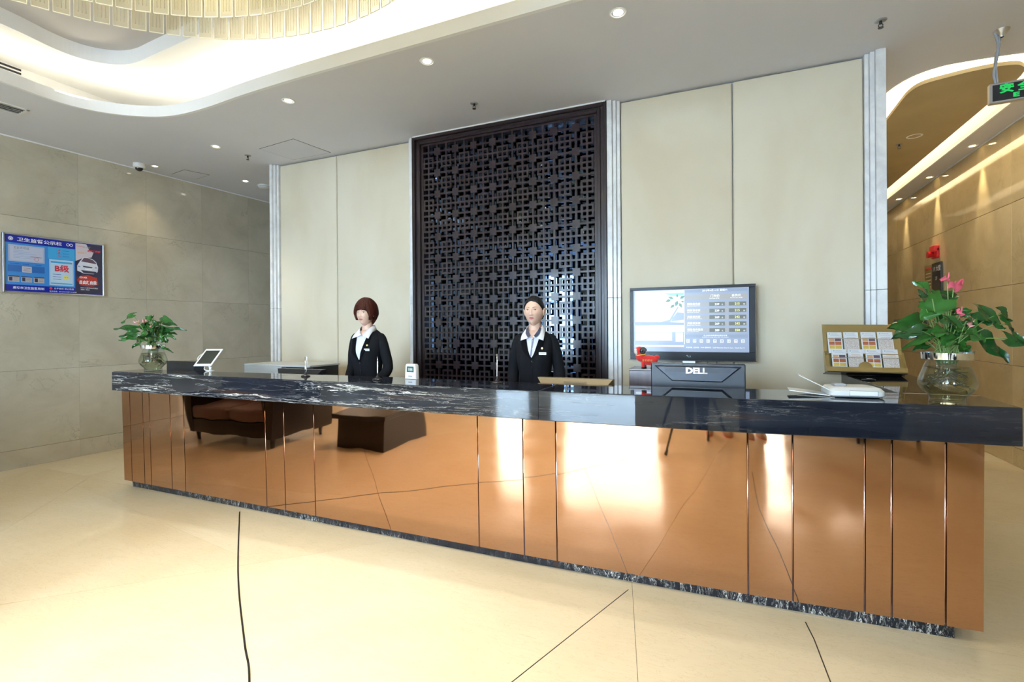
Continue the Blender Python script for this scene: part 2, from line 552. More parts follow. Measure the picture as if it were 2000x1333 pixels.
bm = bmesh.new(); box(bm, -7.7, 3.0, -6.3, 12.6, -0.2, -0.004)
floor = struct('floor', bm, M['joint'])
P = [[(-7.6, -6.15), (2.9, -6.15), (2.9, 12.4), (-7.6, 12.4)]]
P = cut(P, (-7, 2.885), (3, 2.885))
front = lambda c: c[1] < 2.88
P = cut(P, (-7, -2.0), (3, -2.0), front)
P = cut(P, (-4.883, 1.832), (-6.14, 3.146), lambda c: -2 < c[1] < 2.88)
left = lambda c: -2 < c[1] < 2.88 and (c[0] + 4.883) * 1.314 + (c[1] - 1.832) * 1.257 < 0
right = lambda c: -2 < c[1] < 2.88 and not left(c)
P = cut(P, (-6.553, 2.462), (-6.925, 3.12), left)
P = cut(P, (-3.593, 1.346), (-2.112, 2.817), right)
P = cut(P, (-5.562, 2.66), (-2.927, 2.248), lambda c: right(c) and (c[1] - 1.346) * 1.481 > (c[0] + 3.593) * 1.471)
P = cut(P, (-0.482, 2.813), (-0.30, 1.9), lambda c: right(c) and (c[1] - 1.346) * 1.481 < (c[0] + 3.593) * 1.471)
for yy in (4.8, 6.9, 9.0):
    P = cut(P, (-8, yy), (3, yy + 0.02), lambda c: c[1] > 2.88)
P = cut(P, (1.94, 5.175), (2.022, 4.814), lambda c: c[1] > 2.88)
P = cut(P, (-6.0, 3), (-5.9, 9), lambda c: c[1] > 2.88 and c[0] < -1)
for xx in (-5.0, -2.4, 0.3):
    P = cut(P, (xx, -6), (xx + .05, 3), lambda c: c[1] < -2)
for pc in P:
    cx_ = sum(a[0] for a in pc) / len(pc); cy_ = sum(a[1] for a in pc) / len(pc)
    ins = []
    for a in pc:
        dx, dy = cx_ - a[0], cy_ - a[1]; L = hypot(dx, dy)
        ins.append((a[0] + dx / L * 0.002, a[1] + dy / L * 0.002))
    bm = bmesh.new(); prism(bm, ins, -0.03, 0.0)
    obj('floor_slab', bm, M['floor'], floor)


def ribbon(pts, w, z0, z1, name, m, parent=None):
    bm = bmesh.new()
    P3 = [Vector((p[0], p[1], 0)) for p in pts]
    rings = []
    for i, p in enumerate(P3):
        t_ = (P3[min(i + 1, len(P3) - 1)] - P3[max(i - 1, 0)]).normalized()
        nrm = Vector((-t_.y, t_.x, 0)) * w / 2
        a, b = p + nrm, p - nrm
        rings.append([(a.x, a.y, z0), (b.x, b.y, z0), (b.x, b.y, z1), (a.x, a.y, z1)])
    loft(bm, rings)
    return obj(name, bm, m, parent)


ribbon(smooth_path([(-3.615, 2.794, 0), (-2.894, 2.223, 0), (-2.496, 1.922, 0), (-2.066, 1.618, 0), (-1.83, 1.453, 0), (-1.3, 1.0, 0), (-0.7, 0.3, 0)], 8), 0.009, -0.002, 0.0012, 'inlay_strip', M['inlay'], floor)
ribbon([(-0.50, 2.79), (-0.66, 2.33), (-0.817, 1.876), (-1.2, 0.8)], 0.004, -0.002, 0.0012, 'inlay_strip', M['inlay'], floor)
ribbon([(0.364, 2.818), (0.381, 2.677), (0.396, 2.383), (0.42, 1.5), (0.5, 0.6)], 0.005, -0.002, 0.0012, 'inlay_strip', M['inlay'], floor)

# ---- left wall (runs 2.9 degrees off the room axis)
AL = radians(2.92)
WL = framed('wall_left', (-7.143, 0, 0), (sin(AL), cos(AL), 0), (0, 0, 1))
WL['kind'] = 'structure'
bm = bmesh.new(); box(bm, -6.2, 9.2, 0, 4.3, -0.25, -0.021); obj('wall_core', bm, M['joint'], WL)
zc = (0.0, 0.20, 1.05, 1.885, 2.72, 3.58)
us = [3.325 + 0.7245 * k for k in range(-14, 9)]
for i in range(len(us) - 1):
    for j in range(5):
        bm = bmesh.new(); box(bm, us[i] + .0006, us[i + 1] - .0006, zc[j] + .0012, zc[j + 1] - .0012, -0.02, 0.0 if j else 0.004)
        obj('stone_slab', bm, M['wall_l'], WL)

# ---- right wall of the corridor
WR = framed('wall_right', (2.78, 0, 0), (0, -1, 0), (0, 0, 1))
WR['kind'] = 'structure'
bm = bmesh.new(); box(bm, -12.5, 6.2, 0, 4.3, -0.25, -0.021); obj('wall_core', bm, M['joint'], WR)
zr = (0.0, 0.195, 1.045, 1.893, 2.75, 3.58)
ur = [-12.4 + 1.86 * k for k in range(11)]
for i in range(len(ur) - 1):
    for j in range(5):
        bm = bmesh.new(); box(bm, ur[i] + .001, ur[i + 1] - .001, zr[j] + .002, zr[j + 1] - .002, -0.02, 0.0, 0.0015)
        obj('stone_slab', bm, M['wall_r'], WR)

# ---- far walls, corridor side wall
bm = bmesh.new(); box(bm, -7.2, -5.15, 8.9, 9.1, 0, 3.6); struct('wall_far_left', bm, M['wall_l'])
bm = bmesh.new(); box(bm, 1.0, 2.8, 12.3, 12.5, 0, 3.6); struct('wall_far_right', bm, M['wall_r'])

# ---- feature wall behind the counter
bm = bmesh.new()
box(bm, -5.262, -3.10, 4.645, 9.1, 0, 3.569)
box(bm, -1.0, 1.122, 4.645, 12.4, 0, 3.569)
box(bm, -3.10, -1.0, 4.70, 4.9, 0, 3.569)
WB = struct('wall_back', bm, M['whitepaint'])
for (x0, x1) in ((-5.172, -4.254), (-4.246, -3.205), (-0.866, 0.075), (0.083, 1.006)):
    bm = bmesh.new(); box(bm, x0, x1, 4.60, 4.645, 0.0, 3.556, 0.014, seg=3)
    obj('fabric_panel', bm, M['fabric'], WB, 'auto')
pil = [(((-5.277, -5.238, 4.53), (-5.237, -5.206, 4.555), (-5.205, -5.176, 4.58))),
       (((-3.158, -3.120, 4.53), (-3.180, -3.159, 4.555), (-3.202, -3.181, 4.58))),
       (((-0.982, -0.935, 4.53), (-0.934, -0.902, 4.555), (-0.901, -0.870, 4.58))),
       (((1.072, 1.137, 4.53), (1.040, 1.071, 4.555), (1.010, 1.039, 4.58)))]
for k, p in enumerate(pil):
    e = None
    for (x0, x1, y) in p:
        if e is None:
            e = bpy.data.objects.new('trim_%d' % (k + 1), None); COL.objects.link(e); e['kind'] = 'structure'
            e.location = (x0, 4.53, 0)
        for (z0, z1) in ((0, 1.745), (1.747, 3.569)):
            bm = bmesh.new(); box(bm, x0 - e.location.x, x1 - e.location.x, y - 4.53, 4.645 - 4.53, z0, z1, 0.003)
            obj('marble_strip', bm, M['trim'], e)

# ---- glass front behind the camera
bm = bmesh.new()
xs = [-7.6] + [v_ for w_ in WINDOWS for v_ in w_[:2]] + [2.9]
for i in range(0, len(xs), 2): box(bm, xs[i], xs[i + 1], WY - 0.3, WY, 0, 3.6)
for (x0, x1, z0, z1) in WINDOWS:
    box(bm, x0, x1, WY - 0.3, WY, z1, 3.6); box(bm, x0, x1, WY - 0.3, WY, 0, z0)
WF = struct('wall_front', bm, M['wall_r'])
M['brownframe'] = mat('dark_window_frame', (0.03, 0.03, 0.035), 0.4)
for k, (x0, x1, z0, z1) in enumerate(WINDOWS):
    e = bpy.data.objects.new('window_%d' % (k + 1), None); COL.objects.link(e); e['kind'] = 'structure'; e.location = (x0, WY - 0.15, z0)
    w_, h_ = x1 - x0, z1 - z0
    nn = max(1, round(w_ / 4.0))
    for i in range(nn + 1):
        bm = bmesh.new(); c_ = w_ * i / nn; box(bm, max(0, c_ - .03), min(w_, c_ + .03), -.03, .03, 0, h_); obj('window_mullion', bm, M['brownframe'], e)
    for zz in (0, 2.3 - z0, h_ - .06):
        bm = bmesh.new(); box(bm, 0, w_, -.03, .03, zz, zz + .06); obj('window_rail', bm, M['brownframe'], e)
    for i in range(nn):
        bm = bmesh.new(); box(bm, w_ * i / nn + .03, w_ * (i + 1) / nn - .03, -.004, .004, .06, h_ - .06); obj('window_pane', bm, M['pane'], e)
bm = bmesh.new(); box(bm, -30, 30, -40, WY - 0.31, -0.3, -0.05); g_ = struct('ground_outside', bm, flat((0.74, 0.78, 0.86)))

# ---- ceiling
COVE_EDGE = [tuple(p)[:2] for p in smooth_path([(-5.50, 1.0, 0), (-5.53, 2.0, 0), (-5.565, 2.40, 0), (-5.54, 2.62, 0), (-5.42, 2.83, 0), (-5.20, 3.01, 0), (-4.92, 3.115, 0), (-4.48, 3.13, 0), (-3.88, 3.09, 0), (-3.13, 3.067, 0), (-2.1, 3.062, 0), (0.4, 3.05, 0)], 5)]


def round_corner(cx, cy, r, a0, a1, n=8):
    return [(cx + r * cos(radians(a0 + (a1 - a0) * k / n)), cy + r * sin(radians(a0 + (a1 - a0) * k / n))) for k in range(n + 1)]


COVE_EDGE = COVE_EDGE + round_corner(0.7, 2.4, 0.65, 90, 0) + round_corner(0.7, -1.25, 0.65, 0, -90) + round_corner(-4.85, -1.25, 0.65, -90, -180)
STEP = [tuple(p)[:2] for p in smooth_path([(-5.30, 1.0, 0), (-5.316, 2.02, 0), (-5.36, 2.35, 0), (-5.355, 2.52, 0), (-5.29, 2.66, 0), (-5.155, 2.77, 0), (-4.98, 2.815, 0), (-4.68, 2.80, 0), (-3.92, 2.755, 0), (-3.44, 2.746, 0), (0.3, 2.74, 0)], 5)]
STEP = STEP + round_corner(0.5, 2.2, 0.55, 90, 0) + round_corner(0.5, -1.0, 0.55, 0, -90) + round_corner(-4.75, -1.0, 0.55, -90, -180)
CORR = [tuple(p)[:2] for p in smooth_path([(1.33, 6.2, 0), (1.338, 5.75, 0), (1.357, 5.435, 0), (1.463, 5.174, 0), (1.627, 5.06, 0), (1.825, 5.046, 0), (2.145, 5.069, 0), (2.38, 5.14, 0), (2.49, 5.35, 0), (2.505, 5.8, 0)], 4)] + [(2.505, 12.0), (1.33, 12.0)]
PANEL = [tuple(p)[:2] for p in smooth_path([(1.545, 6.4, 0), (1.54, 5.8, 0), (1.543, 5.52, 0), (1.60, 5.36, 0), (1.769, 5.285, 0), (1.94, 5.24, 0), (2.10, 5.24, 0), (2.23, 5.30, 0), (2.31, 5.50, 0), (2.318, 6.0, 0)], 4)] + [(2.31, 11.9), (1.545, 11.9)]


def plane_with_holes(outer, holes, z):
    bm = bmesh.new()
    es = []
    for lp in [outer] + holes:
        vs_ = [bm.verts.new((p[0], p[1], z)) for p in lp]
        for i in range(len(vs_)): es.append(bm.edges.new((vs_[i], vs_[(i + 1) % len(vs_)])))
    bmesh.ops.triangle_fill(bm, edges=es, use_beauty=True)
    bmesh.ops.recalc_face_normals(bm, faces=bm.faces)
    if bm.faces[:][0].normal.z > 0: bmesh.ops.reverse_faces(bm, faces=bm.faces[:])
    return bm


def offset_loop(lp, d):
    out = []
    n = len(lp)
    ar = sum(lp[i][0] * lp[(i + 1) % n][1] - lp[(i + 1) % n][0] * lp[i][1] for i in range(n))
    s = 1 if ar > 0 else -1
    for i in range(n):
        a, b = lp[i - 1], lp[(i + 1) % n]
        dx, dy = b[0] - a[0], b[1] - a[1]; L = hypot(dx, dy) or 1
        out.append((lp[i][0] + s * dy / L * d, lp[i][1] - s * dx / L * d))
    return out


def band(lp, z0, z1, th, name, m, parent):
    """vertical fascia of given thickness; th>0 grows outwards"""
    o_ = offset_loop(lp, th)
    bm = bmesh.new()
    n = len(lp)
    q = [[bm.verts.new((p[0], p[1], z)) for p in l_] for (l_, z) in ((lp, z0), (lp, z1), (o_, z1), (o_, z0))]
    for a, b in ((0, 1), (1, 2), (2, 3), (3, 0)):
        for i in range(n):
            k = (i + 1) % n
            bm.faces.new((q[a][i], q[a][k], q[b][k], q[b][i]))
    bmesh.ops.recalc_face_normals(bm, faces=bm.faces)
    return obj(name, bm, m, parent)


bm = plane_with_holes([(-7.6, -6.2), (2.9, -6.2), (2.9, 12.5), (-7.6, 12.5)], [COVE_EDGE, CORR], FZ)
CE = struct('ceiling', bm, M['ceil'])
bm = plane_with_holes([(-7.6, -6.2), (2.9, -6.2), (2.9, 12.5), (-7.6, 12.5)], [offset_loop(COVE_EDGE, 0.0), offset_loop(CORR, 0.0)], FZ + 0.03)
obj('ceiling_ledge', bm, M['coveW'], CE)
band(COVE_EDGE, FZ - 0.001, FZ + 0.105, 0.03, 'cove_fascia', M['fascia'], CE)
band(CORR, FZ - 0.001, FZ + 0.05, 0.02, 'corridor_fascia', M['fascia'], CE)
OUT = [(-6.05, -2.45), (1.85, -2.45), (1.85, 3.62), (-6.05, 3.62)]
band(OUT, FZ + 0.03, 3.96, 0.03, 'cove_side', M['coveW'], CE)
obj('cove_ceiling', plane_with_holes(OUT, [STEP], 3.95), M['coveW'], CE)
band(STEP, 3.949, 4.08, 0.03, 'recess_fascia', M['fascia'], CE)
obj('recess_ceiling', plane_with_holes(offset_loop(STEP, 0.02), [], 4.08), M['recess'], CE)
bm = bmesh.new(); box(bm, -7.8, 3.1, -6.4, 12.7, 4.2, 4.3); obj('roof_slab', bm, M['joint'], CE)
OUTC = [(1.12, 4.8), (2.75, 4.8), (2.75, 12.2), (1.12, 12.2)]
band(OUTC, FZ + 0.03, 3.80, 0.03, 'corridor_cove_side', M['coveW'], CE)
obj('corridor_cove_ceiling', plane_with_holes(OUTC, [], 3.79), M['coveW'], CE)
bm = bmesh.new(); prism(bm, PANEL, FZ - 0.002, FZ + 0.03)
pn = obj('floating_panel', bm, M['goldpanel'], CE)

# shadow-gap bead where the ceiling meets the left wall
bm = bmesh.new(); box(bm, -6.1, 9.0, FZ - 0.012, FZ, 0.001, 0.012)
tr5 = obj('trim_5', bm, M['fascia']); tr5.matrix_world = WL.matrix_world.copy(); tr5['kind'] = 'structure'
bm = bmesh.new(); box(bm, -12.2, 6.0, FZ - 0.012, FZ, 0.001, 0.012)
tr6 = obj('trim_6', bm, M['fascia']); tr6.matrix_world = WR.matrix_world.copy(); tr6['kind'] = 'structure'
bm = bmesh.new(); box(bm, -3.11, -0.99, 4.515, 4.53, 3.556, FZ); struct('trim_7', bm, M['fascia'])

# access hatches: shallow raised lids in the ceiling
def hatch(pts, label):
    e = thing('ceiling_hatch', (pts[0][0], pts[0][1], FZ), label, 'hatch')
    q = [(p[0] - pts[0][0], p[1] - pts[0][1]) for p in pts]
    bm = bmesh.new(); prism(bm, offset_loop(q, -0.006), -0.004, 0.0); obj('lid', bm, M['ceil'], e)
    lp = offset_loop(q, 0.0)
    bm = bmesh.new()
    for i in range(4):
        a, b = q[i], q[(i + 1) % 4]
        tube(bm, [(a[0], a[1], -0.001), (b[0], b[1], -0.001)], 0.0025, 4)
    obj('gap', bm, M['joint'], e)


hatch([(-4.92, 4.09), (-4.325, 4.03), (-4.26, 4.52), (-4.86, 4.52)], 'large flush access hatch in the grey ceiling above the left fabric panels')
hatch([(-6.77, 4.27), (-6.44, 4.22), (-6.35, 4.50), (-6.69, 4.55)], 'small flush access hatch in the ceiling beside the left stone wall')

# ================================================================== LIGHT FITTINGS
def downlight(x, y, label, kind='lamp', e_w=22, col=(1, 0.93, 0.8), group='recessed ceiling downlights', r=0.055, spot=80, tilt=None, z=FZ):
    e = thing('downlight', (x, y, z), label, 'ceiling light', group=group)
    bm = bmesh.new(); lathe(bm, [(r * .78, 0.012), (r * .80, -0.003), (r * 1.0, -0.006), (r * 1.06, -0.002), (r * 1.06, 0.0)], 28); obj('bezel', bm, M['whitepaint'], e, True)
    bm = bmesh.new(); lathe(bm, [(r * .62, 0.0), (r * .78, -0.002), (r * .78, 0.006)], 28); obj('reflector_ring', bm, M['chrome'] if kind != 'lampoff' else M['black'], e, True)
    bm = bmesh.new(); lathe(bm, [(0.0005, -0.001), (r * .62, 0.0)], 28, cap0=True); obj('lamp', bm, M[kind], e)
    if e_w:
        light('downlight_beam', 'SPOT', (x, y, z - 0.02), e_w, col, tilt or (0, 0, 0), spot=radians(spot), blend=0.8, radius=0.03)
    return e


CW = (1.0, 0.96, 0.88); YW = (1.0, 0.82, 0.5); BW = (0.85, 0.92, 1.0)
downlight(-0.634, 3.305, 'lit recessed downlight above the counter, nearest the camera and largest in view', e_w=40, col=CW)
downlight(-2.124, 3.296, 'lit recessed downlight above the counter, second from the right', e_w=40, col=CW)
downlight(-3.647, 3.346, 'lit recessed downlight above the counter, third from the right near the round cove corner', e_w=40, col=CW)
downlight(-5.309, 3.84, 'warm yellow glowing downlight left of the large ceiling hatch', 'lampwarm', 45, YW, r=0.05)
downlight(-6.164, 4.896, 'cool white downlight beside the smoke detector near the left pilaster', 'lamp', 30, BW, r=0.05)
downlight(-6.64, 3.98, 'small warm downlight right beside the dome camera', 'lampwarm', 14, YW, r=0.04)
for (x, y, lb) in ((2.69, 7.44, 'nearest of the downlights washing the corridor wall'), (2.69, 8.757, 'middle one of the downlights washing the corridor wall'), (2.68, 10.05, 'farthest of the downlights washing the corridor wall')):
    downlight(x, y, lb, 'lampwarm', 62, WARM, 'corridor wall washers', 0.05, 34, (0, radians(-3), 0))
downlight(1.954, 6.783, 'unlit gimbal downlight in the brown corridor ceiling panel', 'lampoff', 0, group=None, r=0.07)
downlight(1.60, 7.9, 'small unlit fitting at the far left of the brown corridor ceiling panel', 'lampoff', 0, group=None, r=0.06)
# added fill spots with no fittings, brightening the lobby floor
light('lobby_fill_light', 'SPOT', (-2.9, 0.7, 3.27), 215, (1, 0.95, 0.86), (0, 0, 0), spot=radians(125), blend=1, radius=0.4)
light('lobby_fill_light', 'SPOT', (-1.4, 0.9, 3.27), 215, (1, 0.95, 0.86), (0, 0, 0), spot=radians(118), blend=1, radius=0.4)
light('corridor_fill_light', 'AREA', (2.0, 6.0, 3.55), 12, (1, 0.9, 0.72), (0, 0, 0), 0.5, 2.0)  # added fill under the corridor ceiling, no fitting there


def sprinkler(x, y, label, z=FZ):
    e = thing('sprinkler_head', (x, y, z), label, 'sprinkler')
    bm = bmesh.new(); lathe(bm, [(0.002, -0.004), (0.022, -0.006), (0.036, -0.002), (0.037, 0)], 24); obj('escutcheon', bm, M['grey'], e, True)
    bm = bmesh.new(); tube(bm, [(0, 0, 0), (0, 0, -0.025)], 0.009, 10)
    for s in (-1, 1): tube(bm, [(s * .004, 0, -.02), (s * .013, 0, -.03), (s * .011, 0, -.042), (0, 0, -.05)], 0.0025, 6)
    obj('nozzle', bm, M['black'], e, True)
    bm = bmesh.new(); lathe(bm, [(0.0005, -0.052), (0.017, -0.052), (0.017, -0.050), (0.0005, -0.050)], 16); obj('deflector', bm, M['black'], e)
    return e


sprinkler(1.004, 4.121, 'black sprinkler head in the ceiling before the right pilaster')
sprinkler(-2.122, 4.086, 'black sprinkler head in the ceiling in front of the dark lattice screen')
sprinkler(-5.235, 4.192, 'black sprinkler head between the warm downlight and the large ceiling hatch')
sprinkler(1.877, 7.014, 'sprinkler head in the brown corridor ceiling panel beside the unlit downlight')

e = thing('smoke_detector', (-6.117, 5.164, FZ), 'flat round pale smoke detector on the ceiling behind the left pilaster', 'smoke detector')
bm = bmesh.new(); lathe(bm, [(0.0005, -0.045), (0.055, -0.045), (0.075, -0.03), (0.078, -0.012), (0.09, -0.010), (0.092, 0)], 28); obj('housing', bm, M['offwhite'], e, 'auto')
bm = bmesh.new(); lathe(bm, [(0.079, -0.028), (0.080, -0.018)], 28); obj('intake_ring', bm, M['grey'], e)

e = thing('dome_camera', (-6.72, 3.84, FZ), 'small white security camera with a black dome on the ceiling by the left wall', 'camera', rz=0.3)
bm = bmesh.new(); lathe(bm, [(0.062, 0), (0.064, -0.03), (0.060, -0.048), (0.046, -0.056)], 28, cap1=True); obj('housing', bm, M['white'], e, 'auto')
bm = bmesh.new(); sphere(bm, (0, 0, -0.052), 0.043, 24, 14); obj('dome', bm, M['black'], e, True)

# air grilles
e = thing('ceiling_vent', (-6.16, 1.9, FZ), 'long slotted air vent in the ceiling beside the cove, near the left edge', 'vent', rz=radians(-3))
bm = bmesh.new()
for (a, b, c, d) in ((-.11, -.09, -1, .6), (.09, .11, -1, .6), (-.11, .11, .58, .6), (-.11, .11, -1, -.98)): box(bm, a, b, c, d, -0.008, 0.0)
obj('frame', bm, M['whitepaint'], e)
bm = bmesh.new(); box(bm, -.09, .09, -.98, .58, -0.001, 0.0); obj('backing', bm, M['blackm'], e)
for k in range(4):
    bm = bmesh.new(); x_ = -.066 + .044 * k; box(bm, x_ - .008, x_ + .008, -.98, .58, -0.006, -0.003); obj('slat', bm, M['grey'] if k % 2 else M['alu'], e)
e = thing('cove_air_grille', (-6.049, 2.46, 3.83), 'black and white slotted grille in the glowing cove at the left edge', 'vent')
bm = bmesh.new(); box(bm, 0, .008, -1.4, .0, 0, .11); obj('frame', bm, M['coveW'], e)
for k in range(3):
    bm = bmesh.new(); box(bm, .008, .012, -1.38, -.02, .016 + k * .034, .034 + k * .034); obj('slot', bm, M['blackm'], e)

# ---- chandelier
CH = thing('chandelier', (-2.1, 0.65, 3.30), 'huge round chandelier of slotted acrylic plates glowing under the cove', 'chandelier')


def plate_mesh(w, h):
    bm = bmesh.new()
    n = 3
    sl = 0.0035
    xs_ = [-w / 2]
    for k in range(n):
        c_ = -w / 2 + w * (k + 1) / (n + 1)
        xs_ += [c_ - sl / 2, c_ + sl / 2]
    xs_.append(w / 2)
    for i in range(0, len(xs_), 2): box(bm, xs_[i], xs_[i + 1], -.003, .003, .03, h - .03)
    box(bm, -w / 2, w / 2, -.003, .003, 0.0, .03); box(bm, -w / 2, w / 2, -.003, .003, h - .03, h)
    for (a, b, c, d) in ((-w / 2 - .0015, -w / 2, 0, h), (w / 2, w / 2 + .0015, 0, h), (-w / 2 - .0015, w / 2 + .0015, -.0025, 0)):
        box(bm, a, b, -.0035, .0035, c, d, mi=1)
    me = bpy.data.meshes.new('acrylic_plate'); bm.to_mesh(me); bm.free()
    me.materials.append(M['acrylic']); me.materials.append(M['acrylic_edge'])
    return me


for (R_, n, w, h, z) in ((1.67, 116, 0.072, 0.34, 0.0), (1.42, 100, 0.072, 0.38, -0.02), (1.14, 82, 0.072, 0.40, -0.02)):
    me = plate_mesh(w, h)
    for k in range(n):
        a = 2 * pi * k / n
        o = bpy.data.objects.new('acrylic_plate', me); COL.objects.link(o); o.parent = CH
        o.location = (R_ * cos(a), R_ * sin(a), z); o.rotation_euler = (0, 0, a + pi / 2 + random.Random(k).uniform(-.06, .06))
    bm = bmesh.new(); lathe(bm, [(R_ - .02, z + h), (R_ + .02, z + h), (R_ + .02, z + h + .02), (R_ - .02, z + h + .02), (R_ - .02, z + h)], 64); obj('steel_hoop', bm, M['chrome'], CH, 'auto')
bm = bmesh.new(); lathe(bm, [(0.0005, .60), (1.72, .60), (1.72, .66), (1.6, .78), (0.0005, .78)], 64); obj('ceiling_plate', bm, M['coveW'], CH, 'auto')
for k in range(8):
    a = 2 * pi * k / 8
    bm = bmesh.new(); tube(bm, [(1.1 * cos(a), 1.1 * sin(a), .44), (1.1 * cos(a), 1.1 * sin(a), .60)], 0.006, 6)
    for R_ in (1.40, 1.67): tube(bm, [(R_ * cos(a), R_ * sin(a), .36), (R_ * cos(a), R_ * sin(a), .60)], 0.006, 6)
    obj('hanging_rod', bm, M['chrome'], CH)
for k in range(8):
    a = 2 * pi * (k + .5) / 8
    light('chandelier_bulb', 'POINT', (-2.1 + 1.26 * cos(a), 0.65 + 1.26 * sin(a), 3.42), 1.7, (1, 0.87, 0.58), radius=0.05)

# ---- exit sign
e = thing('exit_sign', (1.80, 4.61, 3.05), 'green lit EXIT sign hanging from the ceiling at the top right', 'sign', rz=radians(-3))
bm = bmesh.new(); box(bm, -0.042, 0.42, -0.02, 0.02, 0, 0.142, 0.003); obj('casing', bm, M['alu'], e)
bm = bmesh.new(); box(bm, -0.026, 0.40, -0.0225, -0.018, 0.014, 0.128); obj('face', bm, M['black'], e)
GR = mat('green_light', (0, 0, 0), 0.5, emit=(0.02, 0.75, 0.14), estr=0.6)
for i_, ch in enumerate('安全出口'):
    b1 = text_bm(ch, 0.070, 0.0004, 'LEFT', 0, 0.0026)
    for v in b1.verts: v.co = Vector((v.co.x * 1.15 + 0.008 + i_ * .098, -0.0235, v.co.y + 0.070))
    obj('lettering', b1, GR, e)
for i_, ch in enumerate('EXIT'):
    b1 = text_bm(ch, 0.041, 0.0004, 'LEFT', 0, 0.0018)
    for v in b1.verts: v.co = Vector((v.co.x * 1.7 + 0.080 + i_ * .073, -0.0235, v.co.y + 0.026))
    obj('lettering', b1, GR, e)
bm = bmesh.new(); tube(bm, smooth_path([(0.0, 0, .14), (-.012, 0, .22), (0.004, 0, .32), (0.012, 0, .42), (-.008, 0, .52)], 4), 0.009, 8); tube(bm, smooth_path([(0.008, 0, .14), (0.004, .01, .24), (-.002, .01, .33), (0.018, 0, .42), (.015, 0, .52)], 4), 0.007, 8)
obj('cable_hose', bm, M['grey'], e, True)
bm = bmesh.new(); lathe(bm, [(0.014, .47), (0.02, .485), (0.045, .515), (0.047, .52)], 20, c=(0.03, 0)); obj('ceiling_rose', bm, M['alu'], e, True)

# ================================================================== RECEPTION COUNTER
def lerp_tab(x, tab):
    if x <= tab[0][0]: return tab[0][1]
    for (a, b), (c, d) in zip(tab, tab[1:]):
        if x <= c: return b + (d - b) * (x - a) / (c - a)
    return tab[-1][1]


FRONT = [(-5.19, 2.72), (-3.2, 2.727), (-1.0, 2.737), (-0.4, 2.762), (0.1, 2.792), (0.56, 2.85), (0.9, 2.88), (1.222, 2.915)]
PF = [(-5.2, 2.80), (-1.2, 2.80), (-0.4, 2.812), (0.1, 2.83), (0.6, 2.862), (1.1, 2.89)]
RC = thing('reception_counter', (-1.98, 2.85, 0), 'long reception counter with a black veined marble top and rose copper mirror panels', 'counter')
O3 = Vector((-1.98, 2.85, 0))
ZT, ZB = 1.10, 0.925


def slab(xa, xb, back, mk='blk'):
    n = max(2, int((xb - xa) / 0.25))
    fr_ = [(xa + (xb - xa) * i / n, lerp_tab(xa + (xb - xa) * i / n, FRONT)) for i in range(n + 1)]
    pts = fr_ + back
    bm = bmesh.new(); prism(bm, [(p[0] - O3.x, p[1] - O3.y) for p in pts], ZB, ZT, 0.004)
    o = obj('marble_slab', bm, [M[mk], M['blk_top']], RC)
    for p in o.data.polygons:
        if p.normal.z > 0.7: p.material_index = 1
    return o


slab(-5.19, -3.301, [(-3.301, 3.10), (-4.25, 3.02), (-5.19, 3.0)])
slab(-3.299, -1.011, [(-1.011, 3.143), (-2.2, 3.15), (-2.7, 3.138), (-3.299, 3.10)])
slab(-1.009, 1.222, [(1.232, 3.33), (0.88, 3.33), (0.10, 3.262), (-0.8, 3.143), (-1.009, 3.143)], 'blk_r')
bm = bmesh.new(); prism(bm, [(p[0] - O3.x, p[1] - O3.y) for p in ((0.88, 3.332), (1.232, 3.332), (1.29, 4.62), (1.138, 4.62), (1.138, 4.527), (0.838, 4.527))], ZB, ZT, 0.004)
o = obj('marble_slab', bm, [M['blk_r'], M['blk_top']], RC)
for p in o.data.polygons:
    if p.normal.z > 0.7: p.material_index = 1
# copper panels between the seams
seam_r = [-5.196, -5.071, -4.883, -4.785, -4.494, -4.313, -3.335, -3.134, -2.828, -1.449, -1.137, -0.925, 0.109, 0.311, 0.61, 0.715, 0.914, 1.051]
seam = []
for s in seam_r:
    x = s
    for _ in range(6): x = s * lerp_tab(x, PF) / 2.80
    seam.append(x)
for i in range(len(seam) - 1):
    xa, xb = seam[i] + 0.0045, seam[i + 1] - 0.0045
    ya, yb = lerp_tab(xa, PF), lerp_tab(xb, PF)
    n = 6
    bm = bmesh.new()
    rings = []
    for (z, dy) in ((0.07, 0.018), (0.93, 0.0)):
        rings.append([(xa - O3.x, ya + dy - O3.y, z), (xb - O3.x, yb + dy - O3.y, z), (xb - O3.x, yb + dy + .012 - O3.y, z), (xa - O3.x, ya + dy + .012 - O3.y, z)])
    loft(bm, rings)
    obj('copper_panel', bm, M['copper'], RC)
for i in range(1, len(seam) - 1):
    x = seam[i]; y = lerp_tab(x, PF) + .012
    bm = bmesh.new(); tube(bm, [(x - O3.x, y + .018 - O3.y, .072), (x - O3.x, y - O3.y, .93)], 0.0042, 8); obj('copper_bead', bm, M['bead'], RC, True)
bm = bmesh.new()
prism(bm, [(p[0] - O3.x, p[1] - O3.y) for p in ((seam[0] + .002, 2.822), (-1.2, 2.822), (0.1, 2.855), (seam[-1] - .002, 2.918), (seam[-1] - .002, 3.2), (0.78, 3.2), (0.1, 3.1), (-1.2, 3.0), (-3, 3.0), (seam[0] + .002, 2.95))], 0.071, ZB)
obj('carcass', bm, M['darkwood'], RC)
bm = bmesh.new(); prism(bm, [(p[0] - O3.x, p[1] - O3.y) for p in ((0.90, 3.2), (1.13, 3.2), (1.13, 4.527), (0.90, 4.527))], 0.071, ZB)
obj('return_carcass', bm, M['copper'], RC)
bm = bmesh.new()
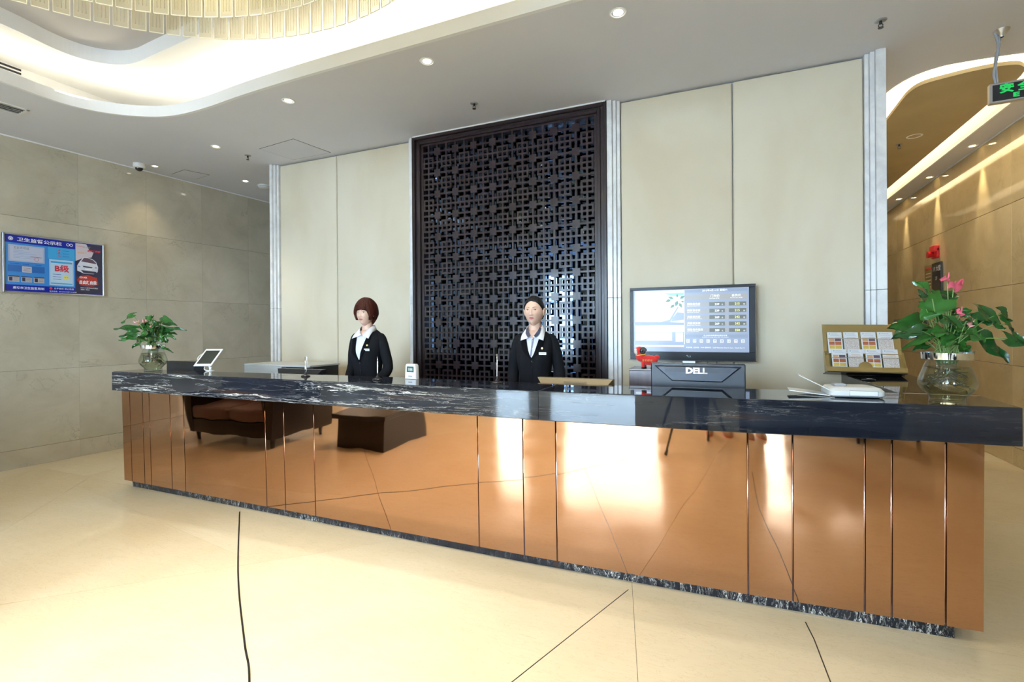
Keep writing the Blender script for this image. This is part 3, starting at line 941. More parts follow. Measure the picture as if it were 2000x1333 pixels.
prism(bm, [(p[0] - O3.x, p[1] - O3.y) for p in ((-5.16, 2.868), (-1.2, 2.872), (0.1, 2.90), (0.985, 2.937), (0.985, 3.15), (-1.2, 2.98), (-5.16, 2.93))], 0.0, 0.075)
obj('plinth', bm, M['blk_plinth'], RC)

# staff desk behind
SD = thing('staff_desk', (-2.3, 3.2, 0), 'lower staff desk hidden behind the reception counter', 'desk')
bm = bmesh.new(); box(bm, -2.9, 2.9, .02, .22, .73, .77, .004); obj('desk_top', bm, M['darkwood'], SD)
for x in (-2.85, -1.4, 0, 1.4, 2.82):
    bm = bmesh.new(); box(bm, x, x + .03, -.02, .18, 0, .73); obj('side_panel', bm, M['darkwood'], SD)

# ================================================================== THINGS ON AND BEHIND THE COUNTER
def monitor(name, x0, x1, ztop, y, m, label, taper=0.045, depth=0.16, body=None):
    e = thing(name, ((x0 + x1) / 2, y, 0.77), label, 'monitor')
    w = (x1 - x0) / 2; h = ztop - 0.77
    bm = bmesh.new()
    # back shell: a box top that narrows downwards towards the back (trapezoid seen from the lobby)
    loft(bm, [[(-w, -.02, h), (w, -.02, h), (w, .03, h), (-w, .03, h)], [(-w + taper, -.05, h - .055), (w - taper, -.05, h - .055), (w, .03, h - .055), (-w, .03, h - .055)],
              [(-w + taper, -.05, h - .20), (w - taper, -.05, h - .20), (w, .03, h - .20), (-w, .03, h - .20)], [(-w, .01, .09), (w, .01, .09), (w, .03, .09), (-w, .03, .09)]])
    obj('back_shell', bm, m, e)
    bm = bmesh.new(); box(bm, -w + .01, w - .01, .03, .034, .10, h - .012); obj('screen', bm, M['black'], e)
    bm = bmesh.new(); box(bm, -.03, .03, -.05, -.01, 0.01, .2); obj('stand_neck', bm, m, e)
    bm = bmesh.new(); box(bm, -.12, .12, -.07, .07, 0, .012, .004); obj('stand_base', bm, m, e)
    return e


monitor('monitor', -5.19, -4.69, 1.166, 3.23, M['blackm'], 'top of a black monitor behind the tablet at the left end')
e = monitor('monitor', -1.215, -0.68, 1.124, 3.30, M['bronze'], 'top of a bronze monitor back with a vent grille right of the bun-haired woman')
for r_ in range(4):
    bm = bmesh.new()
    for k in range(26):
        x = -.065 + k * .0062 + (r_ % 2) * .003
        box(bm, x, x + .0032, -.0505 + .0, -.0485, 0.354 - .06 + 0.012 + r_ * .008, 0.354 - .06 + .016 + r_ * .008)
    for v in bm.verts: v.co.z += 0.0
    obj('vent_row', bm, M['black'], e)
e = monitor('monitor', -3.735, -3.205, 1.122, 3.30, M['black'], 'top of a black monitor behind the silver looped pen holder')

# big slate monitor with raised trapezoid and lettering
e = thing('monitor', (-0.16, 3.35, 0.77), 'large slate monitor back with silver DELL letters below the wall television', 'monitor')
bm = bmesh.new(); box(bm, -.282, .282, 0.0, .05, .06, .468, .005); obj('back_shell', bm, M['navy'], e)
bm = bmesh.new()
loft(bm, [[(-.262, -.001, .452), (.262, -.001, .452), (.150, -.001, .352), (-.150, -.001, .352)], [(-.240, -.035, .446), (.240, -.035, .446), (.146, -.035, .362), (-.146, -.035, .362)]])
bmesh.ops.recalc_face_normals(bm, faces=bm.faces)
obj('stand_cover', bm, M['navy2'], e)
bm = bmesh.new(); box(bm, -.19, .20, -.037, -.0352, .414, .440); obj('label_band', bm, M['navy'], e)
b1 = text_bm('DELL', 0.050, 0.002, 'CENTER', 0, 0.0022)
for v in b1.verts: v.co = Vector((v.co.x * 1.15, -.0375 - v.co.z * 0.5, v.co.y + .408))
obj('lettering', b1, M['chrome'], e)
bm = bmesh.new(); box(bm, -.275, .275, .05, .054, .07, .455); obj('screen', bm, M['black'], e)
bm = bmesh.new(); box(bm, -.05, .05, .0, .04, 0, .10); obj('stand_neck', bm, M['navy'], e)
bm = bmesh.new(); box(bm, -.14, .14, -.10, .05, 0, .012, .004); obj('stand_base', bm, M['navy'], e)

# tablet on a white arm
_R = Vector((cos(_yw), sin(_yw), 0)); _D = Vector((-sin(_yw), cos(_yw), 0)); _Z = Vector((0, 0, 1))
_Wv = _R * .164; _Hv = _Z * .145 + _D * .19
e = framed('tablet', (-4.46, 2.99, 1.150), _Wv, _Hv, 'white framed tablet tilted on a short white stand at the left of the counter', 'tablet')
bm = bmesh.new(); prism(bm, [(p[0] + .082, p[1] + .12) for p in ((.082, .12), (-.082, .12), (-.082, -.12), (.082, -.12))], -.009, 0, .003); obj('frame', bm, M['white'], e)
bm = bmesh.new(); box(bm, .016, .148, .026, .214, .0, .0008); obj('screen', bm, flat((0.035, 0.04, 0.03), 0.06), e)
_inv = e.matrix_world.inverted()
bm = bmesh.new()
_c = e.matrix_world @ Vector((.12, .03, -.012))
tube(bm, [_c, Vector((_c.x + .02, _c.y, 1.14)), Vector((_c.x + .03, _c.y, ZT))], [.011, .010, .010], 10); tube(bm, [Vector((_c.x + .03, _c.y, ZT + .006)), Vector((_c.x + .03, _c.y, ZT))], .034, 20)
for v in bm.verts: v.co = _inv @ v.co
obj('stand', bm, M['white'], e)
bm = bmesh.new(); tube(bm, smooth_path([(.02, .10, -.01), (-.025, .11, -.02), (-.03, .16, -.02), (.0, .19, -.012)], 5), .004, 6); tube(bm, smooth_path([(.10, .0, -.012), (.11, -.03, -.02), (.15, -.035, -.03), (.16, .0, -.02)], 5), .004, 6); obj('cable', bm, M['white'], e, True)


# pens on little bases
def pen_stand(x, y, label, m, h=.15, style=0):
    e = thing('pen_stand', (x, y, ZT), label, 'pen holder')
    bm = bmesh.new(); lathe(bm, [(0.0005, 0), (.034, 0), (.036, .004), (.030, .010), (.012, .016), (.008, .030), (0.0005, .030)], 24); obj('base', bm, M['black'], e, 'auto')
    bm = bmesh.new()
    if style == 0:
        tube(bm, [(0, 0, .02), (.001, 0, .05), (.002, 0, h * .75), (.0, 0, h)], [.004, .0055, .005, .0022], 8)
        obj('pen', bm, m, e, True)
    else:
        tube(bm, [(0, 0, .02), (0, 0, .06), (0, 0, h)], [.006, .0065, .006], 8); obj('pen', bm, m, e, True)
        bm = bmesh.new(); tube(bm, smooth_path([(0, 0, h - .01), (.008, 0, h + .006), (.015, 0, h - .02), (.011, 0, .05), (.006, 0, .03)], 5), .002, 6); obj('clip_loop', bm, M['chrome'], e, True)
    return e


pen_stand(-3.06, 2.955, 'silver pen with a looped clip on a black base left of the short-haired woman', M['chrome'], .155, 1)
pen_stand(-2.335, 2.93, 'slim silver pen on a black base in front of the short-haired woman', M['chrome'], .17)
e = pen_stand(-1.41, 3.02, 'silver pen with a coiled cord on a black base left of the bun-haired woman', M['chrome'], .20)
bm = bmesh.new(); tube(bm, [(.02 + .006 * cos(k * .9), .012, .012 + .006 * sin(k * .9)) if False else (.02 + k * .0009, .012 + .005 * cos(k * .9), .010 + .005 * sin(k * .9)) for k in range(30)], .0015, 5); obj('cord', bm, M['black'], e)

# little white temperature display
e = thing('desk_display', (-2.13, 3.07, ZT), 'small white desktop display device with a teal screen beside the dark lattice', 'clock', rz=radians(-4))
bm = bmesh.new(); prism(bm, [(-.052, 0), (.052, 0), (.046, .10), (.038, .112), (-.038, .112), (-.046, .10)], -.02, .022, .006, axis='y'); obj('housing', bm, M['white'], e, 'auto')
bm = bmesh.new(); box(bm, -.032, .032, -.0215, -.0195, .052, .095, .001); obj('screen', bm, flat((0.02, 0.22, 0.24), 0.2, 0.5), e)
b1 = text_bm('188', .030, .0004, 'CENTER')
for v in b1.verts: v.co = Vector((v.co.x, -.0222 - v.co.z, v.co.y + .062))
obj('digits', b1, flat((0.8, 0.9, 0.9), 0.4, 0.8), e)
bm = bmesh.new(); box(bm, -.018, .018, -.0215, -.0195, .018, .026); obj('slot', bm, M['grey'], e)

# pale cabinet far left, behind the counter
e = thing('service_cabinet', (-4.16, 3.70, 0), 'pale grey topped side cabinet standing left below the white pilaster', 'cabinet')
bm = bmesh.new(); box(bm, -.54, .38, 0, .42, 1.095, 1.115, .003); obj('top', bm, M['greypanel'], e)
bm = bmesh.new(); box(bm, -.54, 0, 0.002, .41, 0, 1.095); obj('body', bm, M['greypanel'], e)
bm = bmesh.new(); box(bm, 0.0, .37, .06, .41, 0, 1.095); obj('under_top_shade', bm, M['blackm'], e)  # black block stands in for the shade under the overhanging top
for z_ in (.35, .70):
    bm = bmesh.new(); box(bm, -.53, -.01, -.008, .002, z_, z_ + .33, .003); obj('drawer', bm, M['greypanel'], e)

# dark box with the red sheep
e = thing('wooden_box', (-0.535, 3.60, 0), 'dark red-brown wooden cabinet under the red toy sheep', 'cabinet')
bm = bmesh.new(); box(bm, -.09, .13, -.02, .22, 0, 1.165, .003); obj('body', bm, M['darkwood'], e)
bm = bmesh.new(); box(bm, -.094, .134, -.024, .224, 1.165, 1.175, .002); obj('top', bm, mat('grey_top', (.2, .19, .19), .3), e)
RED = mat('red_felt', (0.60, 0.012, 0.008), 0.8, sheen=0.4)
SKINP = mat('pale_felt', (0.80, 0.66, 0.58), 0.9)
e = thing('toy_sheep', (-0.515, 3.62, 1.175), 'plump red felt toy sheep with gold writing standing on the dark cabinet', 'toy', rz=radians(-10))
bm = bmesh.new(); sphere(bm, (.022, 0, .062), .05, 24, 16, sx=1.30, sz=.74, sy=.72); sphere(bm, (-.035, 0, .085), .036, 20, 12, sz=1.0, sy=.8); sphere(bm, (.082, 0, .085), .016, 12, 8, sx=1.3)
obj('body', bm, RED, e, True)
bm = bmesh.new(); sphere(bm, (-.045, 0, .125), .034, 22, 14, sz=1.0, sy=.9); obj('hood', bm, RED, e, True)
bm = bmesh.new(); sphere(bm, (-.062, -.012, .122), .025, 20, 12, sx=.75, sy=.85); obj('face', bm, SKINP, e, True)
bm = bmesh.new(); pts = []
for k in range(40):
    a = k / 39 * 2 * pi * 1.6; r = .020 * (1 - k / 60); pts.append((-.010 + r * cos(a), -.025 - .0002 * k, .128 + r * sin(a)))
tube(bm, pts, .009, 8); obj('horn', bm, M['black'], e, True)
bm = bmesh.new(); tube(bm, [(-.035 + .036 * cos(a) * 1.02, .03 * sin(a), .098 + .006 * cos(a)) for a in [k * pi / 12 for k in range(25)]], .0028, 6); obj('collar', bm, flat((0.85, 0.62, 0.12), 0.4), e, True)
for x in (-.012, .055):
    for y in (-.018, .018):
        bm = bmesh.new(); tube(bm, [(x, y, .05), (x, y, .012)], [.015, .011], 10); obj('leg', bm, RED, e, True)
        bm = bmesh.new(); tube(bm, [(x, y, .014), (x, y, 0.0)], [.012, .013], 10); obj('hoof', bm, M['black'], e, True)
b1 = text_bm('羊羊得意', .019, .0004, 'CENTER', 0.1)
for v in b1.verts:
    X = v.co.x + .022; Z = v.co.y + .054
    yy = -.036 * sqrt(max(0.0, 1 - ((X - .022) / .068) ** 2 - ((Z - .062) / .040) ** 2)) - .0025
    v.co = Vector((X, yy, Z))
obj('lettering', b1, flat((0.90, 0.66, 0.20), 0.4), e)
bm = bmesh.new()
for (x, z) in ((-.070, .128), (-.058, .128)): sphere(bm, (x, -.0335, z), .0022, 8, 6)
obj('eyes', bm, M['black'], e)

# ---- television on the wall
TV = framed('television', (-0.765, 4.45, 1.19), (1, -0.0, 0), (0, 0, 1), 'wall-mounted black television showing room rates on a pale blue screen', 'television')
bm = bmesh.new(); box(bm, 0, 1.0, 0, .63, -.055, 0, .006, seg=2); obj('casing', bm, M['black'], TV)
bm = bmesh.new()
for (a, b, c, d) in ((0, 1.0, 0, .070), (0, 1.0, .605, .63), (0, .030, .070, .605), (.955, 1.0, .070, .605)): box(bm, a, b, c, d, 0, .008, .002)
obj('bezel', bm, mat('gloss_black', (0.006, 0.006, 0.008), 0.3, spec=0.2), TV)
bm = bmesh.new(); box(bm, -.008, 1.008, -.008, .0, -.05, .004); box(bm, 1.0, 1.006, 0, .63, -.05, .004); obj('clear_edge', bm, M['black'], TV)
bm = bmesh.new(); box(bm, .44, .54, -.06, .02, -.06, -.02); obj('wall_bracket', bm, M['alu'], TV)
bm = bmesh.new(); tube(bm, smooth_path([(.62, .02, -.06), (.64, -.03, -.05), (.665, -.09, -.045)], 5), .004, 6); tube(bm, smooth_path([(.70, .02, -.06), (.71, -.03, -.05), (.72, -.09, -.045)], 5), .004, 6); obj('cables', bm, M['black'], TV)
text('maker_lettering', 'TCL', .492, .024, .0085, .022, M['chrome'], TV, 'CENTER')
SB = flat((0.36, 0.46, 0.68), 0.3, 0.55)
S0 = flat((0.62, 0.74, 0.95), 0.3, 0.9); SW = flat((0.92, 0.97, 1.0), 0.3, 1.0); SD2 = flat((0.27, 0.35, 0.50), 0.3, 0.6)
SO = flat((0.10, 0.105, 0.055), 0.3, 0.6); SG = flat((0.34, 0.35, 0.35), 0.3, 0.7); SY = flat((0.80, 0.85, 0.18), 0.3, 1.0)
scr = rect('screen', .030, .070, .955, .605, .0006, SB, TV)
def trect(n_, a, b, c, d, z, m): return rect(n_, a, b, c, d, z, m, scr)
def ttext(s, x, y, sz, m=SW, al='LEFT', sx=1.0, z=.0032, bold=0.0): return text('screen_lettering', s, x, y, z, sz, m, scr, al, 0.0002, 0, bold, sx)
trect('screen_field', .045, .300, .452, .572, .0014, S0)        # picture
# open book and leaves in the picture
def sp(n_, pts, m, z): return poly(n_, pts, z, m, scr, .0004)
sp('picture_glow', [(.045, .572), (.045, .33), (.10, .315), (.25, .33), (.33, .40), (.36, .50), (.30, .572)], SW, .0022)
sp('picture_glow', [(.30, .572), (.452, .572), (.452, .555), (.36, .55)], flat((0.22, 0.75, 0.50), 0.3, .7), .0022)
GL = flat((0.03, 0.22, 0.08), 0.3, .6)
for (cx_, cy_, an, ln) in ((.34, .515, 200, .055), (.36, .53, 160, .05), (.40, .50, 250, .06), (.43, .53, 30, .05), (.42, .48, 300, .05), (.37, .47, 220, .05), (.40, .545, 90, .035), (.44, .50, -10, .03)):
    a = radians(an); u = Vector((cos(a), sin(a))); p = Vector((-u.y, u.x))
    c0 = Vector((cx_, cy_)) - u * .01
    q = [c0, c0 + u * ln * .4 + p * ln * .25, c0 + u * ln, c0 + u * ln * .4 - p * ln * .25]
    sp('picture_leaf', [tuple(v) for v in q], GL, .0026 + random.Random(an).random() * .0003)
sp('picture_book', [(.22, .325), (.33, .33), (.40, .455), (.385, .465), (.33, .43), (.27, .36)], S0, .0030)
sp('picture_book', [(.24, .322), (.34, .322), (.41, .45), (.405, .46), (.335, .345)], SB, .0034)
sp('picture_book', [(.35, .33), (.452, .345), (.452, .40), (.40, .41), (.36, .36)], SB, .0031)
sp('picture_book', [(.045, .300), (.452, .300), (.452, .318), (.33, .325), (.045, .33)], SD2, .0036)
trect('screen_field', .045, .240, .452, .298, .0014, SW)
trect('screen_field', .045, .165, .355, .237, .0014, flat((0.55, 0.66, 0.86), 0.3, .9))
trect('screen_field', .045, .112, .452, .125, .0014, SW)
trect('screen_field', .385, .155, .445, .235, .0014, S0)
trect('screen_divider', .455, .135, .458, .600, .0014, SW)
trect('screen_header', .045, .574, .452, .600, .0014, flat((0.52, 0.60, 0.74), 0.3, .9))
ttext('酒店宣传', .27, .579, .024)
trect('screen_header', .462, .574, .945, .600, .0014, SD2)
ttext('2015年4月11日 星期六', .60, .580, .020)
trect('rate_heading', .462, .510, .945, .556, .0014, SG)
ttext('门市价', .700, .532, .024, al='CENTER'); ttext('Rack Rate (RMB)', .695, .517, .011, al='CENTER')
ttext('会员价', .862, .532, .024, al='CENTER'); ttext('Member Rate (RMB)', .862, .517, .011, al='CENTER')
rows = (('精致商务房', 'Super Sunny Double Room', '239', '215'), ('精致双床房', 'Super Sunny Twin Room', '239', '215'), ('风雅商务房', 'Extreme Sunny Double Room', '269', '242'), ('风雅双床房', 'Extreme Sunny Twin Room', '269', '242'), ('精致商务套房', 'Super Sunny Twin Suite', '389', '350'))
for k, (a, b, c, d) in enumerate(rows):
    y = .462 - k * .0545
    trect('rate_row', .462, y - .008, .945, y + .028, .0014, SG)
    trect('rate_box', .655, y - .006, .775, y + .026, .0022, SO); trect('rate_box', .805, y - .006, .935, y + .026, .0022, SO)
    ttext(a, .480, y + .007, .021); ttext(b, .480, y - .005, .0095)
    ttext(c, .715, y + .001, .024, al='CENTER', bold=.0004); ttext('元', .755, y + .001, .013, al='CENTER')
    ttext(d, .868, y + .001, .026, SY, 'CENTER', bold=.0004); ttext('起', .920, y + .001, .013, al='CENTER')
trect('screen_note', .462, .190, .945, .218, .0014, SD2)
ttext('以上房价如有变动以前台为准', .70, .204, .014, al='CENTER'); ttext('All prices may change, please check with reception', .70, .193, .010, al='CENTER')
for k in range(9):
    x = .485 + k * .053
    bm = bmesh.new(); box(bm, x - .012, x + .012, .150, .153, .0014, .0022); box(bm, x - .012, x + .012, .172, .175, .0014, .0022); box(bm, x - .012, x - .0095, .150, .175, .0014, .0022); box(bm, x + .0095, x + .012, .150, .175, .0014, .0022)
    if k % 3 == 0: box(bm, x - .003, x + .003, .156, .170, .0014, .0022)
    elif k % 3 == 1: prism(bm, [(x - .007, .157), (x + .007, .157), (x, .168)], .0014, .0022)
    else: box(bm, x - .006, x + .006, .160, .165, .0014, .0022)
    obj('screen_icon', bm, SW, scr)
trect('ticker', .462, .095, .945, .122, .0014, SB)
ttext('欢迎光临 入住时间：14:00 退房时间：12:00 Welcome Check In 2 pm - Check Out 12', .468, .103, .0125)

# ---- brochure stand
BSD = framed('brochure_stand', (0.70, 4.34, 1.124), (cos(radians(7)), sin(radians(7)), 0), (0, 0.24, 0.97), 'tilted gold brochure rack with eight leaflets at the right end of the counter', 'brochure rack')
bm = bmesh.new(); box(bm, 0, .50, .0, .37, -.004, 0, .001); obj('back_plate', bm, M['gold'], BSD)
bm = bmesh.new(); box(bm, .0, .50, .0, .006, 0, .055); obj('bottom_ledge', bm, M['gold'], BSD)
bm = bmesh.new(); prism(bm, [(-.002, 0), (.502, 0), (.502, .035), (.290, .035)] + [(.245 + .045 * cos(radians(a)), .030 + .045 * sin(radians(a))) for a in range(10, 175, 12)] + [(.20, .035), (-.002, .035)], .055, .059); obj('front_lip', bm, M['gold'], BSD)
bm = bmesh.new(); box(bm, .01, .49, .135, .141, 0, .03); obj('upper_ledge', bm, M['gold'], BSD)
for yy, zz in ((.105, .052), (.255, .030)):
    bm = bmesh.new(); tube(bm, [(.03, yy, 0), (.03, yy, zz), (.47, yy, zz), (.47, yy, 0)], .0022, 6); obj('retaining_rod', bm, M['chrome'], BSD)
for x in (-.002, .498):
    bm = bmesh.new(); prism(bm, [(0, -.004), (.155, -.004), (.155, .02), (.0, .058)], x, x + .004, axis='x'); obj('side_plate', bm, M['gold'], BSD)
bm = bmesh.new()
box(bm, .0, .50, -.008, .0, -.05, .06); obj('base_plate', bm, mat('dark_acrylic', (0.03, 0.022, 0.015), .2), BSD)
bm = bmesh.new(); tube(bm, [(.25, .20, -.004), (.25, .0, -.045)], .006, 6); obj('rear_prop', bm, M['gold'], BSD)
PW = flat((0.74, 0.75, 0.78), 0.35); PT = flat((0.60, 0.50, 0.44), 0.4); PY = flat((0.66, 0.47, 0.10), 0.4); PR = flat((0.42, 0.12, 0.05), 0.4); PO = flat((0.62, 0.36, 0.18), 0.4); PB = flat((0.14, 0.09, 0.12), 0.4); PGr = flat((0.35, 0.38, 0.45), .4)
MP = mat('speckled_print', (0.6, 0.5, 0.44), 0.4)
t = NT(MP); t.base(t.ramp(t.noise(t.coord(), 260, 2), [(0.4, (0.46, 0.36, 0.31)), (0.6, (0.78, 0.74, 0.72))]))
base_m = BSD.matrix_world.copy()
cols = (.025, .132, .245, .352)
cn = ('first', 'second', 'third', 'fourth')
for rw in range(2):
    for c in range(4):
        lab = ('photo collage leaflet' if c % 2 == 0 else 'speckled beige leaflet') + ', %s from the left in the %s row of the gold rack' % (cn[c], ('lower', 'upper')[rw])
        e = bpy.data.objects.new('leaflet', None); COL.objects.link(e)
        e.matrix_world = base_m @ Matrix.Translation((cols[c] + (0 if rw else .016), .0065 if not rw else .1415, .042 if not rw else .022)) @ Matrix.Rotation(radians(-4), 4, 'X')
        tag(e, lab, 'leaflet', 'leaflets in the gold rack')
        bm = bmesh.new(); box(bm, 0, .096, 0, .165, -.006, 0); obj('pages', bm, PW, e)
        rect('heading_line', .012, .148, .020, .156, .0002, PGr, e)
        rect('heading_line', .026, .150, .070, .153, .0002, PGr, e); rect('heading_line', .020, .140, .080, .142, .0002, PGr, e)
        if c % 2 == 0:
            for k, (mm, nn) in enumerate(((PO, PB), (PR, PR), (PY, PY))):
                y = .095 - k * .030
                rect('photo', .008, y, .044, y + .026, .0002, mm, e); rect('photo', .048, y, .088, y + .026, .0002, nn, e)
        else:
            rect('print_field', .004, .006, .092, .115, .0002, MP, e)
            rect('heading_line', .020, .12, .078, .123, .0002, PO, e)

# white handset device with open paper tray near the inner corner
e = thing('document_printer', (0.60, 3.10, ZT), 'low white portable printer with paper trays sticking out on the right of the counter', 'printer', rz=radians(6))
bm = bmesh.new()
def rr(w, d, r, cx=0, cy=0, n=5): return [p for (sx, sy, a) in ((1, 1, 0), (-1, 1, 90), (-1, -1, 180), (1, -1, 270)) for p in [(cx + sx * (w - r) + r * cos(radians(a + 90 * k / n)), cy + sy * (d - r) + r * sin(radians(a + 90 * k / n))) for k in range(n + 1)]]
def rloft(name, levels, m, parent, r=.03, sm='auto'):
    bm = bmesh.new(); loft(bm, [[(p[0], p[1], z) for p in rr(w, d, r_, cx, cy)] for (w, d, r_, cx, cy, z) in levels]); return obj(name, bm, m, parent, sm)
rloft('body', [(.115, .085, .03, .02, 0, 0.004), (.125, .095, .035, .02, 0, .012), (.125, .095, .035, .02, 0, .034), (.110, .085, .03, .02, .005, .050), (.09, .07, .025, .02, .008, .054)], M['offwhite'], e)
bm = bmesh.new(); box(bm, -.02, .105, -.099, -.094, .013, .038, .002); obj('front_hatch', bm, M['white'], e)
bm = bmesh.new(); tube(bm, [(-.02, -.0995, .012), (.105, -.0995, .012), (.105, -.0995, .039), (-.02, -.0995, .039), (-.02, -.0995, .012)], .001, 4); obj('hatch_outline', bm, M['grey'], e)
bm = bmesh.new(); loft(bm, [[(-.10, -.07, .034), (-.10, .07, .040), (-.10, .07, .043), (-.10, -.07, .037)], [(-.24, -.05, .108), (-.22, .09, .112), (-.22, .09, .115), (-.24, -.05, .111)]]); obj('paper_tray', bm, M['white'], e)
bm = bmesh.new(); loft(bm, [[(-.10, -.08, .006), (-.10, .08, .006), (-.10, .08, .010), (-.10, -.08, .010)], [(-.28, -.02, .022), (-.26, .12, .022), (-.26, .12, .026), (-.28, -.02, .026)]]); obj('output_tray', bm, M['offwhite'], e)
bm = bmesh.new(); box(bm, -.07, -.01, -.03, .03, .052, .066, .005); obj('grey_roller', bm, M['grey'], e)
e = thing('folded_sheet', (0.42, 3.02, ZT), 'grey paper sheet lying left of the white printer on the marble', 'paper')
bm = bmesh.new(); prism(bm, [(-.06, .02), (.10, -.05), (.12, .05), (.0, .09)], 0.0005, .0015); obj('sheet', bm, flat((0.35, 0.35, 0.34)), e)
e = thing('pen', (0.90, 4.02, ZT), 'short dark pen lying on the marble below the brochure rack', 'pen', rz=.1)
bm = bmesh.new(); tube(bm, [(-.04, 0, .006), (-.015, 0, .006), (.03, 0, .006), (.042, 0, .006)], [.004, .0055, .0055, .002], 8); obj('barrel', bm, M['black'], e, True)
bm = bmesh.new(); tube(bm, [(-.012, -.0015, .0115), (.02, -.0015, .0115)], .002, 6); obj('clip', bm, M['alu'], e, True)


# ================================================================== NOTICE BOARD on the left wall
NB = framed('notice_board', WL.matrix_world @ Vector((2.664, 1.896, 0.003)), (sin(AL), cos(AL), 0), (0, 0, 1), 'blue public notice board with certificates and a car poster on the left wall', 'notice board')
BW_, BH_ = 0.905, 0.632
BL1 = flat((0.012, 0.02, 0.30), 0.15); BL2 = flat((0.05, 0.24, 0.62), 0.15); BL3 = flat((0.06, 0.38, 0.72), 0.15); BLG = flat((0.42, 0.46, 0.62), .2); WH = flat((0.85, 0.87, 0.92), .3); RD = flat((0.60, 0.02, 0.04), .3); DK = flat((0.03, 0.03, 0.07), .3)
bm = bmesh.new(); box(bm, 0, BW_, 0, BH_, 0, .014); obj('board', bm, BL1, NB)
bm = bmesh.new()
for (a, b, c, d) in ((0, BW_, 0, .014), (0, BW_, BH_ - .014, BH_), (0, .016, 0, BH_), (BW_ - .014, BW_, 0, BH_)): box(bm, a, b, c, d, 0, .024, .002)
obj('frame', bm, M['alu'], NB)
z1 = .0142
def nr(n_, a, b, c, d, m, z=z1): return rect(n_, a, b, c, d, z, m, NB)
def ntx(s, x, y, sz, m=WH, al='LEFT', z=.0162, sx=1.0, bold=0.0, shear=0.0): return text('lettering', s, x, y, z, sz, m, NB, al, .0002, shear, bold, sx)
nr('blue_field', .016, .085, .62, .535, BL2)
nr('light_blue_field', .375, .400, .62, .535, BL3, .0150)
ntx('卫生监督公示栏', .115, .560, .044, sx=1.25, bold=.0008)
for (cx_, w_) in ((.065, .020), (.555, .016), (.585, .016)):
    bm = bmesh.new(); lathe(bm, [(w_ * .7, .0152), (w_, .0152), (w_, .0156), (w_ * .7, .0156), (w_ * .7, .0152)], 20, c=(cx_, .578)); obj('emblem', bm, WH, NB)
bm = bmesh.new(); prism(bm, [(.055, .586), (.075, .586), (.075, .575), (.065, .566), (.055, .575)], .0152, .0156); obj('emblem', bm, WH, NB)
nr('certificate', .045, .335, .345, .515, BLG, .0150); nr('certificate_window', .060, .348, .330, .500, flat((0.50, 0.53, 0.66), .2), .0157)
ntx('卫生许可证', .085, .475, .026, DK, z=.0165)
for k in range(6): nr('print_line', .085, .455 - k * .016, .17 + .05 * ((k * 7) % 3), .457 - k * .016, BL2, .0165)
nr('print_line', .22, .395, .32, .399, DK, .0165)
bm = bmesh.new(); lathe(bm, [(.016, .0165), (.019, .0165), (.019, .0168), (.016, .0168), (.016, .0165)], 20, c=(.275, .372)); obj('red_stamp', bm, RD, NB)
for k, s in enumerate(('从业人员健康证', '检测结果', '卫生制度')): ntx(s, .055 + k * .105, .305, .013, BL1)
nr('pocket', .04, .225, .345, .295, flat((0.035, 0.14, 0.42), .15), .0150)
nr('small_card', .155, .222, .235, .288, flat((0.52, 0.50, 0.55), .3), .0158)
for k in range(3): nr('print_line', .165, .268 - k * .015, .225, .272 - k * .015, RD if k == 1 else DK, .0166)
for k in range(3):
    x = .043 + k * .104
    nr('health_card', x, .115, x + .090, .180, flat((0.45, 0.42, 0.44), .3), .0150); nr('portrait', x + .008, .125, x + .034, .165, DK, .0158)
    nr('card_band', x, .170, x + .090, .180, DK, .0158)
    for q in range(3): nr('print_line', x + .042, .132 + q * .013, x + .082, .134 + q * .013, DK, .0158)
for k, s in enumerate('ABC'): ntx(s, .475, .495 - k * .032, .030, RD, 'CENTER', bold=.001)
for k in range(3): nr('print_line', .505, .500 - k * .032, .565, .503 - k * .032, BL1, .0158)
nr('grade_sheet', .385, .100, .605, .395, flat((0.42, 0.60, 0.80), .2), .0158)
nr('grade_sheet_inner', .398, .112, .592, .384, flat((0.50, 0.66, 0.82), .2), .0166)
nr('grade_band', .398, .355, .592, .375, BL3, .0172); nr('grade_band', .398, .118, .592, .130, BL3, .0172)
ntx('B级', .430, .265, .085, RD, z=.0175, bold=.003)
for k in range(3): nr('print_line', .415, .225 - k * .028, .490, .229 - k * .028, BL1, .0175)
bm = bmesh.new(); lathe(bm, [(.0005, .0178), (.025, .0178), (.025, .0175)], 20, c=(.535, .195)); obj('smiley', bm, flat((0.75, 0.68, 0.18), .3), NB)
bm = bmesh.new(); box(bm, .522, .530, .196, .201, .0179, .0182); box(bm, .540, .548, .196, .201, .0179, .0182); obj('smiley_eyes', bm, DK, NB)
ntx('廊坊市卫生监督局制', .08, .042, .029, sx=1.0, bold=.0004)
ntx('公平高效 禁止吸烟', .425, .058, .022); ntx('投诉电话：0316-5215387 5215384', .385, .026, .017)
bm = bmesh.new(); lathe(bm, [(.0005, .0156), (.014, .0156), (.014, .0152)], 20, c=(.398, .065)); obj('emblem', bm, RD, NB)
nr('car_poster', .625, .022, .890, .610, flat((0.025, 0.02, 0.06), .15), .0150)
poly('poster_sky', [(.625, .610), (.73, .610), (.76, .54), (.80, .52), (.78, .46), (.69, .44), (.625, .40)], .0157, flat((0.62, 0.55, 0.62), .2), NB)
ntx('东风雪铁龙', .632, .573, .013, RD); ntx('冰点价', .69, .565, .026, flat((0.1, .25, .18)), shear=.3)
